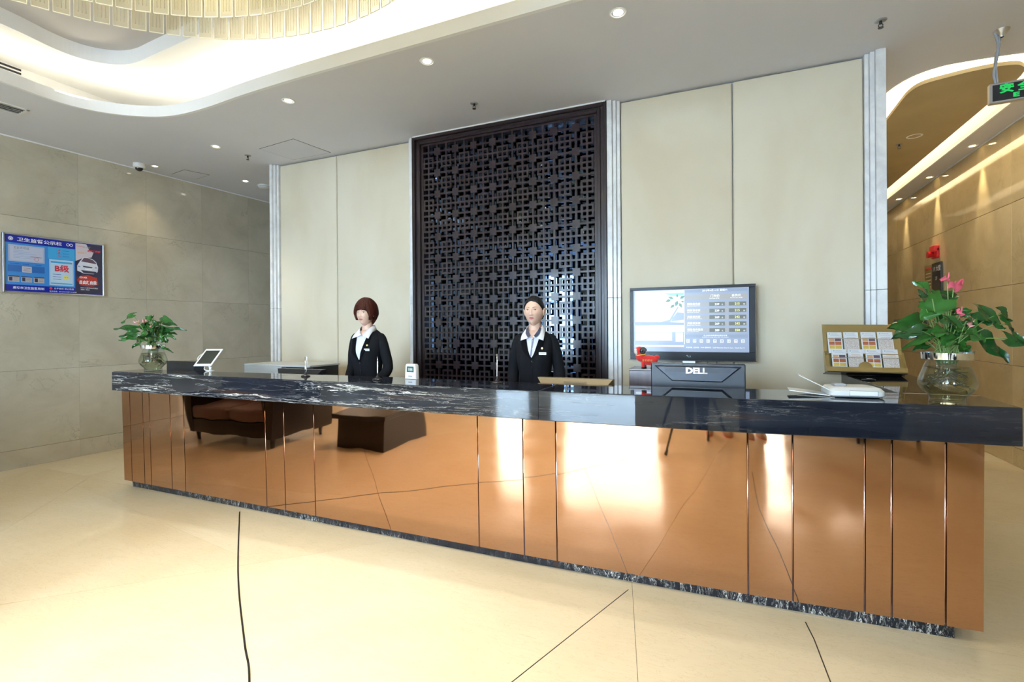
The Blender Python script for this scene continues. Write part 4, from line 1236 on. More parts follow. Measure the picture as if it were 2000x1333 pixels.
ntx('车展特惠季', .735, .525, .026, RD, z=.0166, shear=.3, bold=.001); ntx('购车享好礼', .64, .500, .018, flat((0.7, .3, .02)), shear=.2); ntx('空间更大', .645, .492, .016, flat((0.7, .3, .02)))
CARW = flat((0.72, 0.73, 0.82), .2)
poly('car_body', [(.640, .290), (.640, .350), (.665, .400), (.700, .455), (.735, .455), (.790, .440), (.825, .410), (.845, .350), (.840, .290), (.800, .262), (.700, .262)], .0165, CARW, NB)
poly('car_windscreen', [(.678, .402), (.706, .448), (.740, .448), (.790, .432), (.826, .395), (.82, .385)], .0172, flat((0.10, 0.05, 0.08), .1), NB)
poly('car_grille', [(.675, .300), (.83, .292), (.815, .265), (.70, .268)], .0172, DK, NB); poly('car_grille', [(.690, .352), (.79, .345), (.78, .332), (.70, .336)], .0172, DK, NB)
poly('headlamp', [(.645, .352), (.672, .345), (.668, .332), (.645, .335)], .0172, flat((0.3, 0.35, 0.6), .1), NB); poly('headlamp', [(.812, .350), (.838, .348), (.835, .335), (.812, .332)], .0172, flat((0.3, 0.35, 0.6), .1), NB)
poly('number_plate', [(.715, .322), (.785, .318), (.783, .305), (.717, .308)], .0174, WH, NB)
poly('poster_splash', [(.635, .18), (.67, .23), (.74, .245), (.83, .22), (.845, .14), (.78, .11), (.67, .12)], .0168, flat((0.45, 0.03, 0.02), .2), NB)
ntx('C3-XR', .66, .205, .026, z=.0176, bold=.0008); ntx('自由跃由我', .655, .140, .046, z=.0176, bold=.0014, sx=.75, shear=.1)
ntx('XXCUV首付30%开回家', .67, .085, .017); ntx('全国统一零售价', .67, .065, .013)

# ---- corridor fittings on the right wall
e = framed('fire_alarm_strobe', (2.78, 8.79, 2.42), (0, -1, 0), (0, 0, 1), 'small red fire alarm sounder high on the corridor wall', 'alarm')
bm = bmesh.new(); box(bm, -.10, .10, 0, .14, 0, .035, .006); obj('back_box', bm, M['red'], e)
bm = bmesh.new(); box(bm, -.06, .10, .09, .18, .0, .07, .01); obj('strobe', bm, M['red'], e)
bm = bmesh.new(); tube(bm, [(-.03, .06, .03), (-.03, .06, .10)], [.03, .05], 14); obj('horn', bm, M['red'], e)
e = framed('floor_directory', (2.775, 9.18, 1.91), (0, -1, 0), (0, 0, 1), 'narrow floor directory sign, half gold half black, on the corridor wall behind the plant', 'sign')
bm = bmesh.new(); box(bm, 0, .33, 0, .44, 0, .02, .002); obj('gold_half', bm, M['gold'], e)
bm = bmesh.new(); box(bm, .30, .60, 0, .445, 0, .024, .002); obj('black_half', bm, M['black'], e)
text('lettering', '1F 大堂', .33, .33, .0245, .085, WH, e); text('lettering', '2F', .42, .20, .0245, .07, WH, e)
for k in range(6): rect('print_line', .05, .06 + k * .05, .24, .075 + k * .05, .0205, flat((0.5, 0.4, 0.25)), e)
rect('print_line', .05, .37, .26, .40, .0205, RD, e)
e = framed('dark_niche_box', (2.775, 10.6, 1.36), (0, -1, 0), (0, 0, 1), 'dark square call panel on the corridor wall beside the brochure rack', 'panel')
bm = bmesh.new(); box(bm, 0, .45, 0, .22, 0, .03, .004); obj('plate', bm, M['black'], e)
bm = bmesh.new(); box(bm, .15, .30, .07, .15, .03, .034); obj('display', bm, M['grey'], e)

# ================================================================== LATTICE SCREEN
LS = thing('lattice_screen', (-2.05, 4.55, 0), 'tall dark brown lattice screen in a stepped frame with a dark mirror behind it', 'screen')
ox, oy = -2.05, 4.55
xo0, xo1 = -2.99, -1.105
ztop, zbot = 3.453, 0.60
bm = bmesh.new(); box(bm, xo0 - .02 - ox, xo1 + .02 - ox, .062, .07, .4, 3.5); obj('mirror_glass', bm, M['glassback'], LS)
bm = bmesh.new(); box(bm, -3.118 - ox, -.984 - ox, .075, .09, 0, 3.565); obj('back_board', bm, M['black'], LS)
steps = [(-3.118, -3.082, 3.565, 3.525, -.035), (-3.082, -3.052, 3.525, 3.50, -.012), (-3.052, -3.022, 3.50, 3.475, -.022), (-3.022, -2.99, 3.475, 3.453, 0.0)]
cxm = (xo0 + xo1) / 2
for (a, b, zt_, zb_, y) in steps:
    a2, b2 = 2 * cxm - a, 2 * cxm - b
    a2 = min(a2, -.984)
    for (q0, q1) in ((a, b), (b2, a2)):
        bm = bmesh.new(); box(bm, q0 - ox, q1 - ox, y, .075, .0, zt_, .003); obj('frame_moulding', bm, M['wood'], LS)
    bm = bmesh.new(); box(bm, b - ox, b2 - ox, y, .075, zb_, zt_, .003); obj('frame_moulding', bm, M['wood'], LS)
bm = bmesh.new(); box(bm, xo0 - ox, xo1 - ox, 0, .075, 0, zbot, .003); obj('base_panel', bm, M['wood'], LS)
px_, pz_ = .2186, .2290
X0, Z0 = -2.813, 3.378


def shared(fn, m, name):
    bm = bmesh.new(); fn(bm)
    me = bpy.data.meshes.new(name); bm.to_mesh(me); bm.free(); me.materials.append(m); return me


def inst(name, me, x, y, z):
    o = bpy.data.objects.new(name, me); COL.objects.link(o); o.parent = LS; o.location = (x - ox, y, z); return o


me_v = shared(lambda b: box(b, -.0095, .0095, 0, .022, zbot, ztop), M['wood'], 'vertical_bar')
me_h = shared(lambda b: box(b, xo0 - cxm, xo1 - cxm, .0006, .0214, -.0092, .0092), M['wood'], 'horizontal_bar')
me_p = shared(lambda b: box(b, -.037, .037, -.003, .024, -.037, .037, .001), M['wood'], 'square_plate')


def ringf(b):
    for (a, c, d, e_) in ((-.0625, .0625, .0440, .0625), (-.0625, .0625, -.0625, -.0440), (-.0625, -.0440, -.0440, .0440), (.0440, .0625, -.0440, .0440)): box(b, a, c, -.0012, .0226, d, e_)


me_r = shared(ringf, M['wood'], 'square_ring')
for k in range(17): inst('vertical_bar', me_v, X0 + (k - 1) * px_ / 2, 0, 0)
nz = int((Z0 - zbot) / (pz_ / 2)) + 1
for k in range(nz): inst('horizontal_bar', me_h, cxm, 0, Z0 - k * pz_ / 2)
for r in range(13):
    for c in range(8):
        z = Z0 - r * pz_
        if z > zbot + .04: inst('square_plate', me_p, X0 + c * px_, 0, z)
for r in range(12):
    for c in range(9):
        z = Z0 - (r + .5) * pz_
        if z > zbot + .06: inst('square_ring', me_r, X0 + (c - .5) * px_, 0, z)

# ================================================================== PLANTS
from mathutils.bvhtree import BVHTree


def leafmat(name, c1, c2, rough=0.28):
    m = mat(name, c1, rough, spec=0.5)
    t = NT(m)
    oi = t.n('ShaderNodeObjectInfo')
    n = t.noise(t.coord((30, 8, 8)), 2, 3)
    f = t.math('ADD', t.math('MULTIPLY', oi.outputs['Random'], 0.7), t.math('MULTIPLY', n, 0.4))
    t.base(t.ramp(f, [(0.15, c1), (0.85, c2)]))
    return m


M['leaf'] = leafmat('glossy_anthurium_leaf', (0.006, 0.048, 0.010), (0.028, 0.125, 0.018), 0.2)
M['stem'] = mat('green_stem', (0.16, 0.27, 0.07), 0.45)
M['spathe'] = mat('pink_spathe', (0.75, 0.13, 0.20), 0.3)
M['spathe2'] = mat('pale_pink_spathe', (0.70, 0.33, 0.30), 0.35)
M['root'] = mat('brown_roots', (0.045, 0.042, 0.018), 0.8)


def leaf_mesh(L, Wd, fold=0.28, droop=0.25, nm='leaf', m=None, seed=0):
    rn = random.Random(seed)
    bm = bmesh.new()
    NI, NJ = 10, 4
    V = []
    for i in range(NI + 1):
        s = i / NI
        w = Wd * 0.5 * (min(1, (s + 0.10) / 0.28) ** 0.6) * (max(0.0, 1 - s) ** 0.72) * 1.25
        w = max(w, 0.0004)
        row = []
        for j in range(-NJ, NJ + 1):
            t_ = j / NJ
            along = s * L - 0.24 * L * abs(t_) ** 1.3 * (1 - s) ** 2.2
            z = abs(t_) * w * fold - droop * s * s * L + 0.012 * sin(s * 9 + t_ * 3 + seed) * abs(t_)
            row.append(bm.verts.new((along, t_ * w, z)))
        V.append(row)
    for i in range(NI):
        for j in range(2 * NJ):
            bm.faces.new((V[i][j], V[i + 1][j], V[i + 1][j + 1], V[i][j + 1]))
    return bm


def build_plant(name, loc, label, leaves, flowers, vase_label, seed=1, nfill=8, fillr=0.10):
    rz = radians(23.24)
    vs = thing('glass_vase', loc, vase_label, 'vase', rz)
    prof = [(0.0006, 0.006), (.062, 0.004), (.068, 0.0), (.070, .004), (.069, .018), (.070, .03), (.080, .042), (.100, .062), (.112, .085), (.111, .105), (.104, .13), (.090, .17), (.080, .195), (.079, .201), (.092, .207), (.097, .215), (.098, .240), (.101, .247)]
    bm = bmesh.new(); lathe(bm, prof, 40); obj('glass_body', bm, M['pane'], vs, True)
    inn = [(r - .004, z) for (r, z) in prof[6:15]]
    bm = bmesh.new(); lathe(bm, [(0.0006, .012), (.060, .014), (.066, .03)] + inn[:6] + [(0.0006, .148)], 40); obj('water', bm, M['watershell'], vs, True)
    bm = bmesh.new(); lathe(bm, [(.0965, .208), (.0975, .215), (.0985, .240)], 40); obj('silver_collar', bm, M['collar'], vs, True)
    bm = bmesh.new(); lathe(bm, [(.030, .10), (.038, .13), (.044, .235), (.040, .235), (.034, .13), (.0006, .102)], 24); obj('planting_cup', bm, M['pane'], vs, True)
    rn = random.Random(seed)
    e = thing(name, (loc[0], loc[1], loc[2] + .10), label, 'plant', rz)
    ZR = .245 - .10     # vase rim in plant coordinates
    bm = bmesh.new()
    for k in range(46):
        a = rn.uniform(0, 2 * pi); p = Vector((.02 * cos(a), .02 * sin(a), rn.uniform(0.0, .06)))
        pts = [p]
        for q in range(6):
            a += rn.uniform(-1.0, 1.0)
            p = p + Vector((cos(a) * .018, sin(a) * .018, rn.uniform(-.018, .006)))
            rr_ = hypot(p.x, p.y)
            zz = max(-.075, min(.05, p.z))
            lim = .085 if zz < .0 else .075
            if rr_ > lim: p = Vector((p.x * lim / rr_, p.y * lim / rr_, zz))
            p.z = zz
            pts.append(p.copy())
        tube(bm, smooth_path(pts, 3), rn.uniform(.0012, .0028), 5)
    o = obj('roots', bm, M['root'], e, True); o['kind'] = 'stuff'
    allv = list(leaves)
    for k in range(nfill):
        a = rn.uniform(0, 2 * pi); r = rn.uniform(.03, fillr); h = rn.uniform(.04, .17)
        b = (r * cos(a), h, r * sin(a)); tp = (b[0] * 1.7 + rn.uniform(-.03, .03), h + rn.uniform(-.04, .03), b[2] * 1.7)
        allv.append((b, tp, rn.uniform(.055, .08)))
    for k, (b, tp, wd) in enumerate(allv):
        B_ = Vector((b[0], b[2], b[1] + ZR)); T_ = Vector((tp[0], tp[2], tp[1] + ZR))
        D = T_ - B_; L = D.length
        bm = leaf_mesh(L * 1.04, wd * 1.2, rn.uniform(.08, .28), rn.uniform(.05, .18), seed=k)
        ax = D.normalized()
        # leaf face looks up and towards the room
        up = Vector((rn.uniform(-.25, .25), -0.95 + rn.uniform(-.25, .25), 0.75)).normalized()
        side = up.cross(ax).normalized(); up = ax.cross(side)
        mm = Matrix((ax, side, up)).transposed().to_4x4(); mm.translation = B_
        for v in bm.verts: v.co = mm @ v.co
        o = obj('leaf', bm, M['leaf'], e, True)
        st = Vector((rn.uniform(-.03, .03), rn.uniform(-.03, .03), ZR - .06))
        mid = (st * .45 + B_ * .55) + Vector((0, 0, .02 + .12 * hypot(B_.x, B_.y)))
        bm = bmesh.new(); tube(bm, smooth_path([st, Vector((st.x * 1.2, st.y * 1.2, ZR)), mid, B_], 5), .0022, 6); obj('petiole', bm, M['stem'], e, True)
    for k, (top, tip, sz, mk) in enumerate(flowers):
        B_ = Vector((top[0], top[2], top[1] + ZR)); T_ = Vector((tip[0], tip[2], tip[1] + ZR))
        ax = (T_ - B_).normalized(); up = Vector((0, -0.8, .7)); side = up.cross(ax).normalized(); up = ax.cross(side)
        bm = leaf_mesh((T_ - B_).length, sz, .35, .05, seed=k + 70)
        mm = Matrix((ax, side, up)).transposed().to_4x4(); mm.translation = B_
        for v in bm.verts: v.co = mm @ v.co
        o = obj('spathe', bm, M[mk], e, True)
        bm = bmesh.new(); tube(bm, [B_, B_ + Vector((.004, -.004, .018)), B_ + Vector((.006, -.004, .036))], [.0035, .0035, .0012], 8); obj('spadix', bm, M[mk], e, True)
        st = Vector((rn.uniform(-.02, .02), rn.uniform(-.02, .02), ZR - .05))
        bm = bmesh.new(); tube(bm, smooth_path([st, Vector((st.x * 1.1, st.y, ZR + .02)), (st + B_) * .5 + Vector((.005, 0, .02)), B_], 5), .0024, 6); obj('flower_stem', bm, M['stem'], e, True)
    return e


m = M['collar'] = mat('silvered_glass_rim', (0.72, 0.73, 0.76), 0.08, 1.0)
M['cup'] = mat('smoky_planting_cup', (0.05, 0.05, 0.055), 0.15)


M['watershell'] = thin_glass('still_water', (0.90, 0.91, 0.78))


def from_px(lst, cx, cy, sc, off, k, seed):
    """leaf list measured in the plant's own plane (right, up) in metres; depth spread at random"""
    rn = random.Random(seed); out = []
    for (x0, y0, x1, y1, w) in lst:
        d0 = rn.uniform(-.10, .10); d1 = d0 + rn.uniform(-.05, .03)
        out.append((((x0 - cx) / sc, (cy - y0) / sc, d0), ((x1 - cx) / sc, (cy - y1) / sc, d1), w / sc))
    return out


R_SC = 413 * 2.777
big = [(425, 262, 335, 198, 70), (515, 298, 398, 402, 110), (450, 425, 238, 440, 95), (330, 470, 196, 495, 60), (420, 490, 248, 558, 38), (540, 545, 462, 575, 45), (560, 300, 658, 240, 60),
       (765, 362, 888, 445, 105), (890, 372, 975, 415, 70), (892, 432, 985, 500, 80), (792, 515, 898, 637, 100), (690, 545, 752, 628, 85), (850, 512, 975, 560, 80), (715, 445, 850, 462, 65),
       (700, 492, 900, 488, 70), (598, 345, 690, 352, 55), (430, 350, 545, 300, 75), (545, 300, 640, 262, 60), (500, 470, 585, 490, 80), (470, 400, 545, 440, 70), (590, 395, 660, 400, 60), (640, 370, 700, 380, 55),
       (600, 500, 700, 485, 75), (560, 430, 640, 470, 80), (620, 450, 560, 520, 70), (390, 455, 320, 500, 70), (500, 330, 590, 345, 60), (760, 410, 830, 420, 60), (480, 500, 430, 470, 60), (660, 400, 720, 440, 65),
       (455, 262, 520, 285, 40), (700, 370, 770, 350, 40), (520, 490, 470, 540, 70), (600, 540, 660, 500, 60)]
build_plant('anthurium', (0.985, 3.0, ZT), 'large leafy anthurium with three bright pink flowers at the right front of the counter', from_px(big, 562, 582, R_SC, 0, 0, 3),
            [(((545 - 562) / R_SC, (582 - 190) / R_SC, -.02), ((480 - 562) / R_SC, (582 - 185) / R_SC, -.05), .028, 'spathe'), (((600 - 562) / R_SC, (582 - 235) / R_SC, .0), ((580 - 562) / R_SC, (582 - 195) / R_SC, -.07), .05, 'spathe'),
             (((572 - 562) / R_SC, (582 - 378) / R_SC, -.06), ((535 - 562) / R_SC, (582 - 352) / R_SC, -.08), .025, 'spathe'), (((640 - 562) / R_SC, (582 - 440) / R_SC, -.05), ((598 - 562) / R_SC, (582 - 430) / R_SC, -.07), .025, 'spathe2')],
            'silver-rimmed glass vase with tangled roots, at the right front of the counter', 3, 10)
L_SC = 213 * 4.348
small = [(270, 215, 48, 193, 60), (262, 98, 150, 158, 55), (400, 112, 430, 150, 40), (385, 150, 535, 182, 55), (455, 135, 540, 160, 50), (490, 222, 655, 212, 45), (540, 268, 605, 302, 30), (290, 255, 165, 268, 55),
         (290, 282, 172, 300, 60), (270, 315, 192, 372, 45), (310, 318, 240, 368, 40), (465, 288, 518, 330, 50), (515, 372, 602, 412, 22), (340, 200, 245, 190, 60), (360, 180, 300, 205, 60), (400, 190, 380, 140, 55),
         (420, 250, 525, 255, 55), (440, 215, 470, 195, 50), (330, 240, 280, 230, 60), (380, 260, 440, 280, 60), (350, 270, 300, 320, 55), (400, 300, 450, 330, 55), (345, 155, 300, 185, 50), (430, 120, 400, 118, 30), (380, 230, 330, 300, 70), (395, 240, 450, 300, 70)]
build_plant('anthurium', (-4.855, 2.88, ZT), 'smaller leafy anthurium with faded pale pink flowers at the left end of the counter', from_px(small, 378, 352, L_SC, 0, 0, 8),
            [(((275 - 378) / L_SC, (352 - 170) / L_SC, -.02), ((248 - 378) / L_SC, (352 - 150) / L_SC, -.05), .035, 'spathe2'), (((330 - 378) / L_SC, (352 - 165) / L_SC, -.02), ((325 - 378) / L_SC, (352 - 135) / L_SC, -.05), .04, 'spathe2'),
             (((405 - 378) / L_SC, (352 - 205) / L_SC, -.05), ((400 - 378) / L_SC, (352 - 180) / L_SC, -.07), .03, 'spathe2')],
            'silver-rimmed glass vase with dark roots, at the left end of the counter', 8, 10)

# ================================================================== PEOPLE
M['skin'] = mat('skin', (0.72, 0.47, 0.36), 0.45)
b_ = M['skin'].node_tree.nodes['Principled BSDF']; b_.inputs['Subsurface Weight'].default_value = 0.12; b_.inputs['Subsurface Radius'].default_value = (0.6, 0.25, 0.15); b_.inputs['Subsurface Scale'].default_value = 0.01
M['lip'] = mat('lips', (0.46, 0.12, 0.12), 0.4)
M['browm'] = mat('eyebrow', (0.03, 0.018, 0.014), 0.7)
M['eyew'] = mat('eye_white', (0.72, 0.70, 0.68), 0.2)
M['iris'] = mat('dark_iris', (0.012, 0.008, 0.006), 0.1)
M['suit'] = mat('black_suit_cloth', (0.008, 0.0085, 0.011), 0.85, spec=0.15)
M['shirt'] = mat('white_striped_shirt', (0.66, 0.68, 0.78), 0.75)
t = NT(M['shirt']); wv = t.n('ShaderNodeTexWave', bands_direction='X'); t.l(t.coord((1, 1, 1)), wv.inputs['Vector']); wv.inputs['Scale'].default_value = 60; t.base(t.ramp(wv.outputs['Fac'], [(0.3, (0.52, 0.56, 0.74)), (0.6, (0.72, 0.74, 0.82))]))
M['collarcloth'] = mat('white_collar', (0.78, 0.79, 0.84), 0.7)
M['greystripe'] = mat('grey_blue_placket', (0.20, 0.21, 0.30), 0.7)
M['hair_red'] = mat('red_brown_hair', (0.050, 0.011, 0.006), 0.55, spec=.18)
M['hair_blk'] = mat('black_hair', (0.006, 0.005, 0.005), 0.5, spec=.18)
for k_ in ('hair_red', 'hair_blk'):
    t = NT(M[k_]); t.bump(t.noise(t.coord((90, 90, 9)), 2.0, 4), 0.6, 0.004)


def g(x, s): return exp(-(x / s) ** 2)


def head_point(d):
    x, y, z = d.x * .0725, d.y * .0880, d.z * .1120
    k = max(0.0, -z / .112)
    x *= 1 - .33 * k ** 2.0
    if y > 0:
        y *= (1 - .42 * k ** 1.3) * (1.06 if z > 0 else 1.0 + .06 * (1 - k))
    else:
        y *= 1 - .06 * k
        y *= 1 - .06 * max(0, z / .112) ** 2
    if d.y < 0:
        f = min(1.0, -d.y * 1.6)
        ax = abs(x)
        # forehead / brow
        y -= .003 * g(z - .032, .012) * g(ax - .024, .022) * f
        # sockets
        y += .0065 * g(ax - .029, .015) * g(z - .012, .012) * f
        # cheeks
        y -= .004 * g(ax - .036, .018) * g(z + .022, .018) * f
        # nose
        if z > -.027: amp = .0175 * min(1, max(0, (.026 - z) / .050)) ** 0.9
        else: amp = .0175 * max(0, 1 - (-.027 - z) / .009)
        sg = .0055 + .0045 * min(1, max(0, (.02 - z) / .045))
        y -= amp * g(x, sg) * f
        y -= .006 * g(ax - .0115, .0055) * g(z + .024, .006) * f
        # mouth
        y -= .0050 * g(z + .045, .0065) * g(x, .020) * f + .0052 * g(z + .056, .0060) * g(x, .018) * f
        y += .0035 * g(z + .0505, .0022) * g(x, .020) * f
        y += .0030 * g(z + .067, .006) * g(x, .016) * f
        # chin
        y -= .0060 * g(z + .086, .014) * g(x, .019) * f
    return Vector((x, y, z))


def head_bm(NU=96, NV=72, fn=head_point):
    bm = bmesh.new()
    rings = []
    for i in range(1, NV):
        th = pi * i / NV
        rings.append([fn(Vector((sin(th) * cos(2 * pi * k / NU), sin(th) * sin(2 * pi * k / NU), cos(th)))) for k in range(NU)])
    loft(bm, rings[::-1])
    return bm


def patch(bm, bvh, L_, R_, n, mcol, off, mi=0, both=False):
    """grid between two curves of (x,z) points, laid on the surface seen from the front"""
    V = []
    for i in range(n + 1):
        a, b = L_[i], R_[i]
        row = []
        for j in range(mcol + 1):
            f = j / mcol
            x, z = a[0] + (b[0] - a[0]) * f, a[1] + (b[1] - a[1]) * f
            hit = bvh.ray_cast(Vector((x, -1, z)), Vector((0, 1, 0)))
            y = hit[0].y if hit[0] is not None else 0.0
            row.append(bm.verts.new((x, y - off, z)))
        V.append(row)
    fs = []
    for i in range(n):
        for j in range(mcol):
            fs.append(bm.faces.new((V[i][j], V[i + 1][j], V[i + 1][j + 1], V[i][j + 1])))
    for f_ in fs: f_.material_index = mi
    return fs


def interp(curve, n):
    return [lerp2(curve, i / n) for i in range(n + 1)]


def lerp2(c, s):
    k = s * (len(c) - 1); i = min(int(k), len(c) - 2); f = k - i
    return (c[i][0] + (c[i + 1][0] - c[i][0]) * f, c[i][1] + (c[i + 1][1] - c[i][1]) * f)


def hair_fn(style):
    def fn(d):
        p = head_point(d)
        front = -d.y
        z = p.z
        ph = atan2(d.x, -d.y)            # 0 = face
        a = abs(ph)
        st = .0035 * noise.noise(Vector((ph * 9, 0, z * 20))) + .0006 * sin(ph * 37 + z * 60)
        if style == 'bob':
            # hairline height by angle round the head
            if a < .75: line = .036 + .006 * sin(ph * 4 + .8) - .012 * (a / .75) ** 2
            elif a < 1.25: line = .024 - .085 * (a - .75) / .5
            elif a < 1.75: line = -.058 + .058 * g(a - 1.55, .16)
            else: line = -.061 - .040 * min(1, (a - 1.75) / .6)
            t_ = .026 + .008 * max(0, d.z) + .007 * max(0, -front)
            if a > 1.7 and z < 0: t_ -= .008 * min(1, -z / .08)
            if a < .75 and z < .06: t_ = .011 + .012 * max(0, (z - line) / .04)
        else:
            if a < 1.0: line = .080 - .034 * (a / 1.0) ** 2.2 - .004 * g(ph - .25, .2)
            elif a < 1.45: line = .046 - .040 * (a - 1.0) / .45
            elif a < 1.80: line = .006 + .026 * g(a - 1.62, .14)
            else: line = .012 - .075 * min(1, (a - 1.80) / .35)
            t_ = .0085 + .004 * max(0, d.z)
            st *= .3
        e_ = (z - line) / .010
        k = max(-1.0, min(1.0, e_))
        thick = (t_ + st) * max(0, k) - .010 * max(0, -k)
        n_ = Vector((d.x, d.y, d.z * .8)).normalized()
        return p + n_ * thick
    return fn


def torso_rings(scale=1.0, grow=0.0, rows=None, wf=1.0):
    rows = rows or [(0.78, .178, .118, .0), (0.86, .172, .115, .0), (0.94, .150, .104, .0), (1.02, .134, .096, .002), (1.10, .140, .100, .0), (1.18, .154, .110, -.006), (1.25, .163, .116, -.008), (1.31, .170, .108, -.004), (1.36, .174, .094, .002), (1.395, .168, .082, .006), (1.418, .138, .068, .014), (1.436, .100, .046, .034), (1.448, .070, .030, .048)]
    out = []
    for (z, a, b, cy) in rows:
        a = a * wf + grow; b += grow
        r = []
        for k in range(48):
            th = 2 * pi * k / 48
            c_, s_ = cos(th), sin(th)
            x = a * (abs(c_) ** .85) * (1 if c_ > 0 else -1); y = cy + b * (abs(s_) ** .85) * (1 if s_ > 0 else -1)
            if s_ < 0: y -= .022 * g(z - 1.225, .055) * g(abs(x) - .075, .05)
            r.append((x, y, z))
        out.append(r)
    return out


def skinned(verts, edges, radii, root=0, lv=1):
    me = bpy.data.meshes.new('sk'); me.from_pydata(verts, edges, [])
    o = bpy.data.objects.new('sk', me); COL.objects.link(o)
    md = o.modifiers.new('s', 'SKIN'); md.use_smooth_shade = True
    for i, r in enumerate(radii):
        me.skin_vertices[0].data[i].radius = r if isinstance(r, tuple) else (r, r)
        me.skin_vertices[0].data[i].use_root = (i == root)
    sb = o.modifiers.new('ss', 'SUBSURF'); sb.levels = lv; sb.render_levels = lv
    bpy.context.view_layer.update()
    m2 = bpy.data.meshes.new_from_object(o.evaluated_get(bpy.context.evaluated_depsgraph_get()))
    bm = bmesh.new(); bm.from_mesh(m2)
    bpy.data.objects.remove(o); bpy.data.meshes.remove(me); bpy.data.meshes.remove(m2)
    return bm


def make_person(loc, rz, scale, label, hair, head_yaw=0.0, head_tilt=0.0, staff=True, vbot=1.19, tie=False, top=None, shoes=None, wf=1.0):
    e = thing('person', loc, label, 'person', rz)
    e.scale = (scale,) * 3
    # ---- skeleton grown into one skin
    if staff:
        arm = [(.150, .008, 1.375), (.200, .020, 1.24), (.222, .030, 1.10), (.165, -.080, 1.005), (.085, -.158, .955), (.050, -.180, .940), (.018, -.188, .930)]
    else:
        arm = [(.165, .008, 1.375), (.215, .010, 1.22), (.235, .020, 1.08), (.225, -.12, 1.06), (.12, -.26, 1.18), (.10, -.29, 1.20), (.08, -.32, 1.22)]
    arm = [(p[0] * (wf if k < 5 else 1), p[1], p[2]) for k, p in enumerate(arm)]
    V = [(0, 0, .92), (0, 0, 1.05), (0, -.005, 1.20), (0, 0, 1.33), (0, .012, 1.43), (0, .0, 1.50), (0, -.006, 1.55)]
    Rr = [.085, .070, .075, .07, .050, .049, .050]
    E = [(i, i + 1) for i in range(6)]
    for s in (1, -1):
        k = len(V)
        V += [(s * p[0], p[1], p[2]) for p in arm]
        Rr += [.034, .032, .028, .024, .021, (.028, .018), (.026, .014)]
        E += [(3, k)] + [(k + i, k + i + 1) for i in range(6)]
        k = len(V)
        V += [(s * .085, 0, .86), (s * .082, -.01, .50), (s * .080, .012, .28), (s * .078, .02, .10), (s * .078, -.06, .045), (s * .08, -.13, .03)]
        Rr += [.088, .056, .046, .034, .034, .026]
        E += [(0, k)] + [(k + i, k + i + 1) for i in range(5)]
    bm = skinned(V, E, Rr, 0, 2)
    # fingers rooted inside the palms
    for s in (1, -1):
        w0 = Vector((s * arm[5][0], arm[5][1], arm[5][2])); w1 = Vector((s * arm[6][0], arm[6][1], arm[6][2]))
        d_ = (w1 - w0).normalized(); up = Vector((0, 0, 1)); sd = d_.cross(up).normalized()
        for q, (o_, ln) in enumerate(((.021, .066), (.007, .076), (-.007, .072), (-.021, .056))):
            b0 = w1 + up * o_ * .9
            tube(bm, smooth_path([b0 - d_ * .02, b0 + d_ * ln * .35, b0 + d_ * ln * .75 + sd * s * .012, b0 + d_ * ln * .95 + sd * s * .028], 3), [.0095] * 4 + [.0085] * 4 + [.0065, .004], 8)
        tube(bm, smooth_path([w0 + up * .015, w0 + up * .036 + d_ * .02, w1 + up * .040 + d_ * .01, w1 + up * .036 + d_ * .03], 3), [.011] * 4 + [.0095] * 4 + [.008, .005], 8)
    sphere(bm, (0, -.012, 1.402), .060, 28, 18, sx=1.12, sy=1.0, sz=.95)
    # head
    hm = Matrix.Translation((0, -.022, 1.594)) @ Matrix.Rotation(head_yaw, 4, 'Z') @ Matrix.Rotation(head_tilt, 4, 'X')
    hb = head_bm()
    bvh = BVHTree.FromBMesh(hb)
    me_ = bpy.data.meshes.new('h'); hb.to_mesh(me_); me_.transform(hm); bm.from_mesh(me_)
    body = obj('body', bm, M['skin'], e, True)
    hb.free(); bpy.data.meshes.remove(me_)

    def hobj(name, b, m, sm=True):
        for v in b.verts: v.co = hm @ v.co
        return obj(name, b, m, body, sm)
    # ears
    for s in (1, -1):
        b = bmesh.new()
        sphere(b, (s * .0745, .006, -.002), .03, 16, 12, sx=.24, sy=.58, sz=1.0)
        tube(b, [(s * .079 + s * .004 * sin(a), .006 + .015 * cos(a), .002 + .025 * sin(a)) for a in [k * pi / 8 - .8 for k in range(13)]], .0032, 6)
        hobj('ear', b, M['skin'])
    # eyes, brows, lips laid on the face
    b = bmesh.new()
    for s in (1, -1):
        n = 10
        Lc = [(s * (.018 + .026 * i / n), .0105 + .0048 * sin(pi * i / n) ** .8 + .0015 * i / n) for i in range(n + 1)]
        Rc = [(s * (.018 + .026 * i / n), .0105 - .0030 * sin(pi * i / n) + .0015 * i / n) for i in range(n + 1)]
        patch(b, bvh, Lc, Rc, n, 3, .0008)
        ic = s * .0305
        Li = [(ic - .0052 + .0104 * i / 8, .0112 + .0040 * sin(pi * i / 8)) for i in range(9)]; Ri = [(ic - .0052 + .0104 * i / 8, .0112 - .0030 * sin(pi * i / 8)) for i in range(9)]
        patch(b, bvh, Li, Ri, 8, 3, .0013, 1)
        up_ = [(p[0], p[1] + .0018) for p in Lc]
        patch(b, bvh, up_, Lc, n, 1, .0016, 1)
    bmesh.ops.recalc_face_normals(b, faces=b.faces)
    for v in b.verts: v.co = hm @ v.co
    obj('eyes', b, [M['eyew'], M['iris']], body, True)
    b = bmesh.new()
